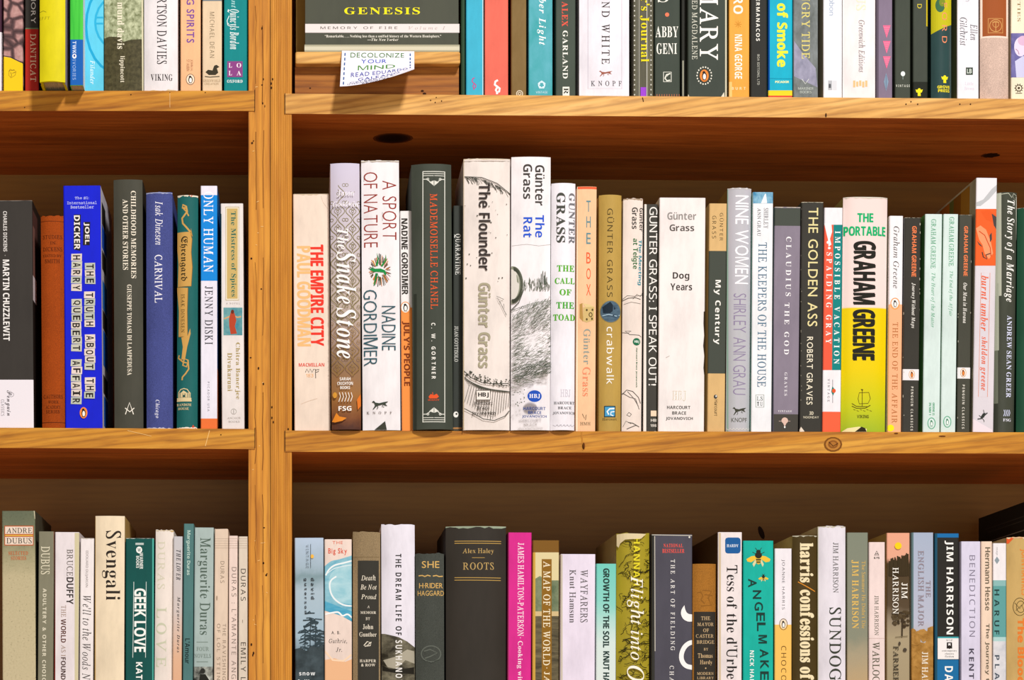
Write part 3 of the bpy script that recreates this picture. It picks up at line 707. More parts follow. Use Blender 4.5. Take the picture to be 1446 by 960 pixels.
book('r1', 'dark paperback with a yellow winged emblem on a black foot panel', 1289, 1310.5, -158, '#3f453c', z(5, T('A', 'D', 'S', '#dcca3a', 668, 33, 700, 64), RC('B', '#23261f', 630, 600, 750, 722), creature(681, 675, 1), RC('B', '#c9b41e', 733, -20, 746, 195)))
book('r1', 'glossy dark teal book with a slanting yellow-green top and coral letters', 1316, 1345, -180, ('gloss', '#2c4848'),
     z(5, PL('B', '#bfb81e', (770, -60), (925, -60), (925, 176), (770, 248)), EL('I', '#3f6a4a', 836, 40, 34, 52), EL('I', '#7a8a28', 850, 20, 22, 30), T('A', 'FFORD', 'S', '#ee8f66', 848, -48, 886, 316, .35), creature(868, 580, 1), U('P', 'GROVE', 'X', '#e6d82a', 815, 626, 908, 648), U('P', 'PRESS', 'X', '#e6d82a', 820, 653, 906, 675)), hb=True, bulge=.004)
book('r1', 'white paperback with two columns of dark italic name and a small dark square', 1351.5, 1382.5, -172, '#eeebf2',
     z(5, U('N', 'S', 'S', '#b0acb8', 1020, -20, 1046, 14), T('A', 'Ellen', 'I', '#4b4b50', 1054, 180, 1108, 296), T('A', 'Gilchrist', 'I', '#4b4b50', 978, 130, 1034, 335), RC('P', '#37463a', 1022, 495, 1073, 549), U('P', 'LB', 'SB', '#d8e0d8', 1030, 505, 1064, 538), U('P', 'Little', 'R', '#d0ccda', 1015, 600, 1076, 624), U('P', 'Brown', 'R', '#d0ccda', 1012, 636, 1082, 660)), side='#8d9262')
book('r1', 'pinkish cloth hardback with a rust-brown label carrying a gold emblem', 1385, 1425.5, -190, ('cloth', '#e0c2b2'),
     z(5, RC('L', '#f0d8c8', 1136, -40, 1334, 278), RC('L', '#9d532a', 1148, -50, 1322, 265), BX('O', '#cf9c5c', 5, 1186, 138, 1292, 242), RG('O', '#cf9c5c', 5, 1240, 190, 44), LN('O', '#cf9c5c', 5, (1240, 235), (1240, 170)), RG('O', '#cf9c5c', 4, 1240, 180, 22), LN('O', '#cf9c5c', 5, (1215, 165), (1265, 165))), hb=True)
book('r1', 'cream paperback with a violet picture and a small sun emblem, beside the pinkish cloth hardback', 1427.5, 1462, -178, '#f1e6cb',
     z(5, T('T', 'NITIES', 'R', '#8a6a34', 1398, -60, 1420, 160, .04), RC('I', ('noise', '#4f4a86', '#7d78b0', 60, (1, 1, 1), .3, .7), 1352, 245, 1560, 568), EL('I', '#e0d4ea', 1420, 345, 46, 70), EL('I', '#d8b4d0', 1440, 300, 40, 36), PL('I', '#c9c8e6', (1380, 450), (1440, 410), (1490, 460), (1480, 568), (1390, 568)), LN('I', '#a05a7a', 4, (1385, 360), (1402, 375), (1410, 400)), RG('P', '#4a3c28', 6, 1408, 645, 22), EL('P', '#4a3c28', 1408, 645, 9),
       [LN('P', '#4a3c28', 5, (1408 + 22 * math.cos(a * .628), 645 + 22 * math.sin(a * .628)), (1408 + 33 * math.cos(a * .628), 645 + 33 * math.sin(a * .628))) for a in range(10)], LN('P', '#4a3c28', 4, (1385, 683), (1432, 683))))

# ------------------------------------------------------------------ middle shelf of the narrower case
book('l2', 'wide black paperback with a white foot panel, first on its shelf', -32, 45.5, 284, '#393531',
     [RC('B', '#e9e3ea', -40, 537, 60, 606), T('A', 'CHARLES DICKENS', 'SB', '#d8d4d0', 4.6, 299, 10, 356), EL('O', '#8a8680', 7.3, 361.5, .8), T('T', 'MARTIN CHUZZLEWIT', 'SB', '#efece8', 4.2, 367.5, 13.5, 482), T('P', 'Penguin', 'K', '#5b555a', 6.5, 552, 17, 588, .02), T('P', 'CLASSICS', 'S', '#6a646a', 1.4, 565, 6, 588, .08), RG('P', '#8a848a', .6, 16, 558, 3.4, 3),
      SD('#5a3a34', .0005, .04, 296, 340), SD('#8a6258', .002, .02, 318, 390), SD('#ece2e6', .0004, .03, 389, 424), WE('#8a8078', 1)], xb=(-30, 48), side='#241c18')  # brownish-pink patches on the side paint in a highlight
book('l2', 'small rust-orange cloth hardback with dark lettering at head and foot', 57.3, 89, 305, ('cloth', '#a9490f'),
     z(6, U('T', 'STUDIES', 'R', '#4a1c06', 290, 492, 420, 518), U('T', 'IN', 'R', '#4a1c06', 340, 536, 376, 556), U('T', 'DICKENS', 'R', '#4a1c06', 290, 574, 420, 602), U('A', 'EDITED BY', 'R', '#4a1c06', 290, 624, 416, 640), U('A', 'SMITH', 'R', '#4a1c06', 304, 656, 404, 682), LN('O', '#6a2a0a', 4, (274, 398), (436, 398)))
     + z(7, U('P', 'CAUTHORS', 'R', '#4a1c06', 294, 662, 424, 688), U('P', 'WORK', 'R', '#4a1c06', 326, 702, 398, 722), U('P', 'ACADEMY', 'R', '#4a1c06', 308, 735, 410, 757), U('P', 'SERIES', 'R', '#4a1c06', 312, 767, 404, 788), LN('O', '#5a220a', 4, (282, 850), (445, 850))), xb=(58.5, 92), hb=True, wear=True)
rt = random.Random(5)
book('l2', 'bright blue thriller paperback titled in cut-out letter tiles, leaning slightly', 89, 142, 263, '#121fd0',
     z(6, U('N', 'The #1:', 'M', '#c3c9f4', 508, 232, 602, 252, .02), U('N', 'International', 'M', '#c3c9f4', 455, 263, 656, 284), U('N', 'Bestseller', 'M', '#c3c9f4', 478, 292, 636, 313),
       PL('L', '#262320', (566, 404), (612, 404), (608, 562), (562, 562)), T('A', 'JOEL', 'SB', '#efe8e0', 568, 408, 606, 556, .04), PL('L', '#262320', (502, 354), (548, 354), (544, 600), (498, 590)), T('A', 'DICKER', 'SB', '#efe8e0', 502, 360, 542, 590, .04))
     + tiles('HARRY QUEBERT AFFAIR', 100.6, 115.4, 359, 572, rt) + tiles('THE TRUTH ABOUT THE', 119.5, 134.4, 372, 564, rt) + z(7, penguin(567, 786, 26, 38))
     + [SD('#2e2a26', .012, .05, 281, 312), SD('#1c5ad0', .010, .06, 314, 346), SD('#2e2a26', .010, .05, 350, 376), SD('#2a7ad0', .012, .06, 392, 432), SD('#2e2a26', .012, .06, 434, 460), SD('#1a6ad6', .014, .06, 462, 512), SD('#2e2a26', .012, .06, 526, 552), SD('#1a6ad6', .016, .06, 556, 598)], xb=(92, 145), side='#e6e0e8', depth=.13)
book('l2', 'dark olive-grey jacketed hardback with cream capitals reading downward', 160, 201, 254, '#47463c',
     z(6, T('T', 'CHILDHOOD MEMORIES', 'RB', '#ece3d0', 888, 192, 922, 785), T('T', 'AND OTHER STORIES', 'RB', '#ece3d0', 832, 250, 868, 728))
     + [T('A', 'GIUSEPPE TOMASI DI LAMPEDUSA', 'RB', '#ece3d0', 179.6, 402.5, 186, 530.5)] + z(7, LN('P', '#f0ebde', 6, (850, 795), (878, 715), (905, 795)), LN('P', '#f0ebde', 6, (848, 752), (880, 778), (910, 752))),
     xb=(161, 202.6), hb=True, side='#2e2a22', bulge=.0028)
book('l2', 'blue cloth-look hardback with white italic and capital lettering', 205.5, 243.8, 272, ('cloth', '#4c5596'),
     z(8, T('A', 'Isak Dinesen', 'I', '#f0eef4', 188, 215, 240, 510), T('T', 'CARNIVAL', 'R', '#f0eef4', 184, 578, 236, 902)) + z(9, T('P', 'Chicago', 'BI', '#dcdcec', 184, 648, 218, 772)) + [WE('#9aa0c4', 3), WE('#c9cce0', 2, True)], xb=(207, 243.5), hb=True, wear=True)
gold = '#c89b52'; gd = '#8a6428'
book('l2', 'teal jacketed hardback with a gold ribbon banner winding down the spine', 250, 280, 276, '#1c6260',
     [WE('#e6dcc8', 3.4), PL('W', '#c8553a', (266, 276), (272, 276), (270, 279)), WE('#e8dfd2', 3, True), PL('W', '#c0452a', (270, 605.5), (272.5, 600), (277, 605.5))] +
     z(8, LN('I', gold, 12, (400, 262), (372, 258), (375, 238), (398, 250), (405, 285), (370, 330), (375, 365), (400, 392), (428, 425)), LN('I', gold, 9, (378, 262), (400, 285), (415, 315)),
       PL('I', gold, (330, 425), (425, 422), (438, 470), (432, 560), (440, 660), (432, 790), (340, 795), (345, 640), (335, 520)), LN('I', gd, 4, (425, 422), (438, 470), (432, 560), (440, 660), (432, 790), (340, 795)), PL('I', '#b3863f', (430, 395), (442, 455), (428, 440)),
       T('T', 'Ehrengard', 'F', '#2f2614', 352, 452, 408, 755)) + [PL('I', gold, (249.5, 406), (265.5, 407), (264.5, 440), (265, 476), (252, 476), (252.5, 440)), LN('I', gd, .8, (265.5, 407), (264.5, 440), (265, 476), (252, 476)), T('A', 'ISAK DINESEN', 'R', '#4a3a1c', 255.4, 416, 260.6, 470, .06)] +
     z(9, PL('I', gold, (365, 225), (408, 215), (425, 165), (428, 200), (405, 290), (390, 375), (365, 375), (375, 290)), LN('I', gold, 10, (350, 345), (345, 365), (380, 395), (408, 400), (400, 425), (375, 415), (385, 370), (410, 380), (415, 440), (395, 470), (372, 495), (370, 515)),
       [LN('P', '#d9c596', 5, (345 + i * 8, 600), (345 + i * 8, 645)) for i in range(11)], LN('P', '#d9c596', 8, (332, 655), (435, 655)), LN('P', '#d9c596', 6, (345, 600), (360, 578), (382, 572), (405, 578), (425, 605)), PL('P', '#d9c596', (362, 600), (380, 585), (402, 600), (402, 630), (362, 630)), RC('P', '#1c4a44', 374, 605, 392, 630), RC('P', '#d9c596', 335, 635, 433, 660),
       U('P', 'RANDOM', 'RB', '#d9c596', 334, 673, 432, 691), U('P', 'HOUSE', 'RB', '#d9c596', 342, 700, 416, 717)), xb=(249.5, 278.5), hb=True, wear=True)
book('l2', 'paperback banded white, sky blue, white and orange down its spine', 283, 307, 263, '#e9e5f2', [BD('B', '#1886da', 276, 397), BD('B', '#e47238', 591.5, 606)] +
     z(8, T('T', 'ONLY HUMAN', 'R', '#f4f2f6', 516, 150, 582, 695, .03)) + [T('A', 'JENNY DISKI', 'R', '#35333a', 289.2, 404.5, 300.6, 487, .06)] + z(9, T('P', 'PICADOR USA', 'S', '#6a6874', 542, 526, 556, 726, .3)) + [SD('#1a5ea0', .0002, .12, 276, 520), SD('#d67a30', .0002, .12, 520, 606)], side='#1a5ea0')
book('l2', 'white paperback with a gold title panel above a small blue picture of a red-robed figure', 311.3, 343.5, 288, '#e6dfdc',
     z(8, RC('L', '#bfae8c', 664, 252, 757, 888), RC('L', '#e9e0cc', 668, 257, 753, 883), RC('L', '#c8ac6a', 674, 264, 747, 876), T('T', 'The Mistress of Spices', 'RB', '#1f6458', 694, 284, 736, 862), U('N', 'A NOVEL', 'R', '#8a8078', 668, 902, 762, 913, .3), RC('B', '#3c6f78', 630, 300, 637, 900)) +
     [RC('I', ('noise', '#2c7c92', '#7fb0aa', 70, (1, 1, 1), .3, .7), 315.6, 435, 342.3, 474)] + z(9, LN('I', '#c9a070', 10, (655, 100), (690, 85), (710, 75), (745, 90), (770, 85)), PL('I', '#b2452a', (700, 55), (725, 60), (738, 110), (728, 150), (742, 200), (700, 205), (690, 150), (688, 100)), EL('I', '#6a2c1c', 712, 52, 11, 14),
       T('A', 'Chitra Banerjee', 'RB', '#a9945a', 728, 260, 764, 645), T('A', 'Divakaruni', 'RB', '#a9945a', 678, 330, 710, 590), RG('P', '#b4aea8', 4, 720, 728, 18), RC('P', '#b4aea8', 717, 716, 723, 742), U('P', 'ANCHOR', 'R', '#b0a8a2', 676, 765, 768, 779), U('P', 'BOOKS', 'R', '#b0a8a2', 684, 790, 760, 803)), xb=(313, 345.5))

# ------------------------------------------------------------------ middle shelf of the wider case
rh = random.Random(21)
book('r2', 'cream paperback with bold red and pale orange condensed capitals, against the upright', 413.6, 465, 274.5, '#ebd8c7',
     [T('T', 'THE EMPIRE CITY', 'X', '#e63a2c', 438.3, 346, 457.3, 489.5), T('A', 'PAUL GOODMAN', 'X', '#f0b97c', 419.3, 348, 439, 489.8), WE('#cbb79a', 2)] +
     z(10, LN('W', '#c9b4a0', 2, (255, 275), (270, 320), (300, 360))) + z(11, U('P', 'MACMILLAN', 'SB', '#dc4030', 105, 472, 278, 496), LN('P', '#3a342e', 4, (150, 535), (160, 512), (172, 535), (182, 512), (196, 535), (206, 514), (218, 514), (220, 575)), LN('P', '#3a342e', 4, (220, 520), (242, 514), (238, 530), (222, 535)), U('P', '183', 'S', '#efb070', 154, 545, 204, 568), LN('W', '#d5bda6', 3, (120, 750), (170, 730), (230, 712))), xb=(415.5, 467.3))
lace = []
def cv(f, a, b, n=9): return [f(a + (b - a) * i / (n - 1)) for i in range(n)]
for row in range(11):
    y0 = 262 + row * 24.5; c = '#7d7238' if row < 8 else '#94743c'
    for px in (477, 498):
        for sg_ in (-1, 1):
            lace.append(LN('O', c, .9, *cv(lambda t: (px + sg_ * (5.2 - 4.6 * math.cos(2 * math.pi * t)) , y0 + 24.5 * t), 0, 1, 11)))
            lace.append(LN('O', c, .6, *cv(lambda t: (px + sg_ * (2.6 - 2.4 * math.cos(2 * math.pi * t)), y0 + 6 + 12.5 * t), 0, 1, 9)))
            lace.append(LN('O', c, .6, *cv(lambda t: (px + sg_ * (8.4 + 2.2 * math.cos(t)), y0 + 2.2 * math.sin(t)), 0, 6.28, 9)))
        lace.append(RG('O', c, .6, px, y0 + 12.2, 1.4, 2)); lace.append(LN('O', c, .6, (px, y0 + 15), (px, y0 + 21)))
        lace.append(LN('O', c, .6, (px - 3, y0 + 9), (px, y0 + 11), (px + 3, y0 + 9)))
lace = [a for a in lace if a[3][0][1] > 285 or abs(a[3][0][0] - 487) < 10]
book('r2', 'lilac-to-brown jacketed hardback covered in lacy arabesque with white italic title', 465.8, 508, 231, ('grad', [(231, '#cdc6da'), (330, '#c6bcc4'), (420, '#c0b0a6'), (480, '#a88f82'), (515, '#8d7058'), (560, '#9a6a38'), (590, '#7a4a2c'), (608, '#4f3026')], .05),
     lace + z(10, U('A', 'Jason', 'BI', '#f3eef4', 365, 238, 478, 282), U('A', 'Goodwin', 'BI', '#f3eef4', 335, 312, 508, 350), RC('B', '#8a6a4a', 312, 60, 320, 900)) + [T('T', 'The', 'BI', '#f8f4f2', 476, 324, 492, 353), T('T', 'Snake', 'BI', '#f8f4f2', 475, 356, 503, 430), T('T', 'Stone', 'BI', '#f8f4f2', 475, 435, 503, 507)] +
     z(11, U('P', 'SARAH', 'SB', '#f0ece6', 382, 570, 456, 592), U('P', 'CRICHTON', 'SB', '#f0ece6', 366, 600, 472, 622), U('P', 'BOOKS', 'SB', '#f0ece6', 386, 630, 452, 650), U('P', 'FSG', 'SB', '#f6f2ec', 374, 765, 462, 797),
       [LN('P', '#e8e0d6', 5, (376 + i * 20, 735), (388 + i * 20, 700), (380 + i * 20, 672)) for i in range(5)], PL('I', '#e0882a', (330, 870), (360, 810), (380, 835), (430, 845), (400, 865), (350, 875)), PL('I', '#d8742a', (500, 720), (525, 680), (528, 760), (505, 790)), EL('I', '#d89a3a', 350, 690, 14, 20)), xb=(468.3, 510), ys=-0.006, hb=True, bulge=.003)
spikes = []
for i in range(46):
    a = i * 2 * math.pi / 46 + rh.uniform(-.06, .06); r0 = rh.uniform(30, 55); r1 = rh.uniform(70, 92)
    spikes.append(LN('I', rh.choice(['#c97a30', '#3a3a26', '#d8a84a', '#7a4a1c', '#b8502c', '#4a4a3a']), rh.uniform(3, 6), (655 + r0 * .95 * math.cos(a), 780 + r0 * 1.1 * math.sin(a)), (655 + r1 * .85 * math.cos(a), 780 + r1 * 1.28 * math.sin(a))))
book('r2', 'white jacketed hardback with thin red capitals and a spiky green plant emblem', 510, 563.5, 227.5, '#ede8ea',
     z(10, T('T', 'A SPORT', 'GL', '#93352a', 672, 172, 768, 572, .04), T('T', 'OF NATURE', 'GL', '#93352a', 545, 114, 640, 625, .03), LN('O', '#7a7470', 3, (547, 135), (547, 178)), LN('O', '#8a8480', 3, (672, 385), (672, 445)), spikes, PL('I', '#1d8a44', (585, 775), (612, 755), (608, 770), (660, 768), (690, 780), (700, 805), (690, 815), (680, 795), (640, 790), (610, 790)), PL('I', '#1d8a44', (625, 750), (640, 700), (634, 660), (648, 700), (640, 750)), PL('I', '#238a3c', (660, 750), (690, 710), (695, 670), (700, 712), (672, 755)), PL('I', '#1d7a3c', (612, 885), (625, 800), (642, 800), (622, 880)), PL('I', '#1d7a3c', (640, 800), (655, 850), (668, 870), (645, 840)),) +
     z(11, T('A', 'NADINE', 'GL', '#2f5662', 668, 85, 762, 386, .03)) + [T('A', 'GORDIMER', 'GL', '#2f5662', 513.4, 410, 533.4, 517.5, .02)] +
     z(11, dog(600, 724, 712, 788, '#3b4238'), U('P', 'KNOPF', 'R', '#6a5a54', 566, 800, 736, 818, .8), PL('W', '#3c3d33', (618, 925), (690, 866), (702, 925))) + [WE('#cfc6b8', 2)], xb=(512, 566), ys=-0.0015, hb=True, wear=True, bulge=.002)
book('r2', 'slim paperback, white above and orange below, with bold black and brown capitals', 564.3, 582, 298.5, '#eeeae8', [BD('B', '#ee9146', 435, 610)] +
     [T('A', 'NADINE GORDIMER', 'X', '#38342f', 567, 309, 576, 417)] + z(11, penguin(828, 95, 28, 34, '#f08a3c', '#f6efe8'), T('T', "JULY'S PEOPLE", 'X', '#7c3816', 806, 188, 858, 628), RG('P', '#e8924a', 5, 828, 95, 31, 37)), xb=(567.5, 584.3))
deco = lambda y, s: [LN('O', '#dcdcd2', 5, (945, y), (1098, y)), LN('O', '#dcdcd2', 4, (945, y + 14 * s), (1098, y + 14 * s)), LN('O', '#dcdcd2', 4, (945, y + 28 * s), (1098, y + 28 * s)), LN('O', '#dcdcd2', 5, (950, y + 52 * s), (975, y + 52 * s), (990, y + 66 * s), (1022, y + 94 * s), (1052, y + 66 * s), (1068, y + 52 * s), (1094, y + 52 * s)),
                    RG('O', '#dcdcd2', 4, 980, y + 52 * s, 7), RG('O', '#dcdcd2', 4, 1064, y + 52 * s, 7), PL('O', '#dcdcd2', (990, y + 72 * s), (1022, y + 60 * s), (1054, y + 72 * s), (1022, y + 98 * s)), LN('O', '#40453c', 4, (1022, y + 20 * s), (1022, y + 95 * s))]
book('r2', 'charcoal jacketed hardback framed in white art-deco lines with an orange title', 578.5, 640, 232, '#41463d',
     z(10, deco(110, 1)) + z(11, deco(870, -1)) + [LN('O', '#dcdcd2', 1.1, (597.2, 243), (597.2, 597)), LN('O', '#dcdcd2', 1.1, (628.2, 243), (628.2, 597)), T('T', 'MADEMOISELLE CHANEL', 'R', '#de5c30', 607.6, 274.5, 618, 437, .03)] +
     z(11, T('A', 'C. W. GORTNER', 'SB', '#f0eee6', 1004, 200, 1032, 580, .35), PL('P', '#e0562a', (985, 700), (1000, 682), (1020, 690), (1040, 680), (1055, 700), (1040, 712), (990, 712)), LN('P', '#e0562a', 4, (1015, 690), (1012, 670)), U('P', 'MORROW', 'R', '#e0562a', 980, 716, 1058, 728), RC('W', '#2f332b', 886, 0, 905, 925)), xb=(585.6, 638), ys=-0.008, hb=True, bulge=.005)
book('r2', 'slim charcoal paperback with small white lettering, beside the charcoal art-deco hardback', 640.3, 653.3, 291, '#393d38',
     z(10, T('T', 'QUARANTINE', 'R', '#ecebe4', 1158, 532, 1202, 808)) + z(11, T('A', 'JUAN GOYTISOLO', 'R', '#dcdcd4', 1160, 222, 1186, 462), EL('P', '#f0efe8', 1170, 820, 17, 20), EL('P', '#393d38', 1174, 816, 7), RC('B', '#a5784a', 1140, 907, 1216, 920)), xb=(638.6, 653))
fl = []
for i in range(60):
    t = rh.random(); x = 122 + 290 * t; y = 182 + 110 * t ** 1.8
    fl.append(LN('I', '#4a4a42', rh.uniform(1.5, 3), (x, y), (x + rh.uniform(10, 34), y + rh.uniform(12, 50))))
for i in range(26): fl.append(EL('I', '#55554c', rh.uniform(120, 405), rh.uniform(270, 900), rh.uniform(2, 5)))
fb = []
for i in range(20):
    a = .25 + i * .085; fb.append(LN('I', '#4a4a40', 2.6, (116 + i * 5, 560 + i * 4), (150 + 17 * i * .9, 600 + 60 * math.sin(a)), (120 + 16.5 * i, 840 - 12 * abs(i - 10))))
for i in range(70):
    t = rh.random(); fb.append(EL('I', '#4c4c42', 120 + 280 * t + rh.uniform(-15, 15), 540 + 70 * math.sin(t * 1.7) + rh.uniform(-30, 12), rh.uniform(2, 6)))
book('r2', 'thick off-white jacketed hardback with pen-drawn fish scales and bold dark upper title', 654, 721, 225, '#e8ddd6',
     z(12, fl, LN('I', '#4a4a42', 5, (118, 182), (230, 190), (330, 228), (420, 298)), T('T', 'The Flounder', 'SB', '#3a322f', 210, 228, 286, 790)) + [T('A', 'Günter Grass', 'SB', '#a59e84', 675.2, 400, 692.6, 520)] +
     z(13, [[a[0], 'J'] + a[2:] for a in fb], LN('I', '#45453c', 5, (112, 520), (165, 570), (230, 600), (300, 608), (405, 604)), LN('I', '#4a4a42', 5, (116, 765), (180, 800), (240, 835), (310, 845), (380, 815), (408, 780)), LN('I', '#55554c', 4, (325, 42), (372, 62), (345, 80), (325, 42)), LN('I', '#55554c', 3, (345, 75), (390, 165), (370, 90)),
       RC('P', '#ece4dc', 195, 650, 284, 712), BX('P', '#3a342e', 5, 195, 650, 284, 712), U('P', 'HBJ', 'X', '#2f2a26', 205, 664, 274, 698), U('P', 'Harcourt', 'SB', '#4a443e', 182, 722, 300, 742), U('P', 'Brace', 'SB', '#4a443e', 200, 753, 278, 774), U('P', 'Jovanovich', 'SB', '#4a443e', 166, 785, 318, 812),
       RC('W', '#b9a684', 108, -900, 116, 905)) + [WE('#cbbba2', 2)], xb=(654.2, 719.6), ys=-0.005, hb=True, bulge=.0022, wear=True)
def inrat():
    while True:
        x = rh.uniform(415, 672); y = rh.uniform(70, 640)
        lo = 140 - (x - 420) * .30; hi = 645 - (x - 420) * .42
        if lo < y < hi and rh.random() < (.25 if (490 < x < 650 and 270 < y < 400) else 1): return x, y
rat = hatch('#83887a', 2.2, 620, inrat, rh, (16, 46), lambda x, y: -.55 + (y - 300) * .0012, .3) + hatch('#4e5449', 2.2, 210, inrat, rh, (12, 34), lambda x, y: -.6 + (y - 300) * .001, .4)
def inleg(): x = rh.uniform(418, 672); return x, 560 - (x - 420) * .2 + rh.uniform(-40, 40)
rat += hatch('#555b50', 2.4, 150, inleg, rh, (16, 40), lambda x, y: -.5, .3)
tail = [EL('I', '#8b8f7c', 430, 882, 68, 122), EL('I', '#d9d4cc', 422, 880, 50, 100), ] + [LN('I', '#3f4338', 3, (430 + 66 * math.cos(a), 882 + 118 * math.sin(a)), (430 + 50 * math.cos(a + .1), 882 + 92 * math.sin(a + .1))) for a in [i * .06 - 1.5 for i in range(52)]]
trees = [LN('I', '#6a7062', 3, (x, y), (x + rh.uniform(-3, 3), y - rh.uniform(10, 34))) for x, y in [(rh.uniform(500, 672), rh.uniform(865, 925)) for _ in range(90)]] + [LN('I', '#4a5548', 4, (x, 880), (x, 880 - h)) for x, h in ((615, 70), (625, 88), (634, 60), (640, 84), (605, 40), (650, 50))]
book('r2', 'tall white hardback with a hatched pen drawing of a furry animal and a blue oval', 722, 778.3, 222, '#efe9eb',
     z(12, T('A', 'Günter', 'SB', '#45423f', 574, 108, 636, 370), T('A', 'Grass', 'SB', '#45423f', 497, 102, 556, 328), T('T', 'The', 'SB', '#2a58cc', 575, 430, 636, 576), T('T', 'Rat', 'SB', '#2a58cc', 498, 445, 556, 576), LN('I', '#b0aaa8', 3, (425, 628), (520, 620), (600, 630), (680, 618)), trees, tail) +
     z(13, LN('I', '#3f4338', 5, (420, 130), (470, 80), (500, 0)), LN('I', '#50564a', 3, (420, 132), (560, 88), (672, 70)), rat, [EL('I', '#6a6e60', rh.uniform(425, 500), rh.uniform(655, 760), rh.uniform(2, 4)) for _ in range(26)],
       EL('P', '#2150b6', 564, 697, 46, 38), U('P', 'HBJ', 'RB', '#f4f2f4', 530, 683, 600, 712), U('P', 'HARCOURT', 'SB', '#2c4a8c', 492, 766, 635, 787), U('P', 'BRACE', 'SB', '#2c4a8c', 522, 793, 608, 813), U('P', 'JOVANOVICH', 'SB', '#2c4a8c', 484, 819, 642, 839)), xb=(721.4, 777), ys=-0.005, hb=True, bulge=.0022)
book('r2', 'white jacketed hardback with stacked leaf-green words and heavy grey capitals', 778.6, 813.6, 259, '#efebf2',
     z(12, T('A', 'GUNTER', 'RX', '#74747a', 792, 288, 834, 616), T('A', 'GRASS', 'RX', '#4a4c46', 712, 286, 770, 610), U('T', 'THE', 'RX', '#57ac2c', 716, 755, 830, 796), U('T', 'CALL', 'RX', '#57ac2c', 702, 836, 832, 876), U('T', 'OF', 'RX', '#57ac2c', 732, 909, 810, 950)) +
     z(13, U('T', 'THE', 'RX', '#4aa638', 712, 78, 828, 120), U('T', 'TOAD', 'RX', '#57ac2c', 692, 156, 834, 198), U('P', 'HBJ', 'R', '#cdc8d2', 738, 642, 804, 690), U('P', 'HARCOURT', 'RB', '#4a4a4c', 697, 720, 830, 738), U('P', 'BRACE', 'RB', '#4a4a4c', 722, 753, 810, 770), U('P', 'JOVANOVICH', 'RB', '#4a4a4c', 690, 786, 832, 804),
       [LN('W', '#b9b4bc', 3, (690 + i * 22, 870), (706 + i * 22, 880), (722 + i * 22, 868)) for i in range(6)]), xb=(777.6, 811.4), ys=-0.0055, hb=True, bulge=.0035)
book('r2', 'peach jacketed hardback with an orange head edge and a small tan die printed mid-spine', 815, 842.8, 264, '#f0c298', [BD('B', '#e8603a', 262, 267.5)] +
     z(12, *[U('T', c, 'G', '#5f8a92' if y < 640 else '#e6663f', 905, y, 934, y + 72) for c, y in (('T', 338), ('H', 440), ('E', 546), ('B', 672), ('O', 774), ('X', 878))]) +
     z(13, PL('I', '#b08a4a', (862, 92), (880, 85), (885, 205), (862, 180)), PL('I', '#dcc28a', (880, 85), (930, 95), (958, 108), (905, 118)), PL('I', '#cbb074', (885, 112), (958, 108), (955, 195), (905, 210), (884, 200)), RG('I', '#5a4a28', 6, 933, 160, 10, 13), EL('I', '#5a4a28', 908, 130, 6, 8), EL('I', '#5a4a28', 945, 128, 6, 8), EL('I', '#5a4a28', 908, 190, 6, 8), EL('I', '#5a4a28', 942, 186, 6, 8),
       T('A', 'Günter', 'R', '#8f9a92', 886, 252, 932, 480, .02), T('A', 'Grass', 'R', '#e88a66', 880, 498, 932, 686, .02), LN('P', '#6a6048', 4, (880, 800), (893, 830), (905, 805), (900, 840)), U('P', 'HMH', 'R', '#7a6a50', 866, 853, 932, 873), RC('W', '#f6dcc0', 838, -760, 850, 915)), xb=(812.8, 841), hb=True, bulge=.0015)
book('r2', 'mustard-gold jacketed hardback with a round dark blue sea picture', 846, 878.8, 275.5, '#b8974c',
     [T('A', 'GÜNTER GRASS', 'S', '#4a3c1c', 857.4, 295, 867, 420, .12)] + z(13, RG('I', '#8a7a4a', 5, 1063, 140, 67, 70), EL('I', ('noise', '#25384a', '#5c7688', 90, (1, 1, 3), .3, .7), 1063, 140, 65, 69), LN('I', '#a9c4d4', 5, (1010, 165), (1050, 158), (1100, 168), (1122, 160)), PL('I', '#1d2a36', (1010, 110), (1060, 75), (1095, 120), (1060, 150), (1015, 150)),
       T('T', 'crabwalk', 'S', '#f3efe6', 1036, 238, 1084, 608, .1), RC('P', '#26414a', 1020, 748, 1094, 822), RC('P', '#4a9cc8', 1026, 755, 1088, 815), LN('P', '#e8f0f2', 9, (1088, 765), (1055, 768), (1040, 785), (1050, 805)), LN('P', '#e8f0f2', 7, (1088, 785), (1065, 788), (1062, 806), (1080, 812)), U('P', 'Harcourt', 'R', '#5a4a26', 1010, 826, 1102, 842), RC('W', '#8a7038', 983, -560, 990, 905)), xb=(845.2, 877), hb=True, bulge=.004)
def sc(x0, y0, x1, y1, n): return [LN('I', '#4f4a44', rh.uniform(2, 4), (x0 + (x1 - x0) * rh.random(), y0 + (y1 - y0) * rh.random()), *[(x0 + (x1 - x0) * rh.random(), y0 + (y1 - y0) * rh.random())]) for _ in range(n)]
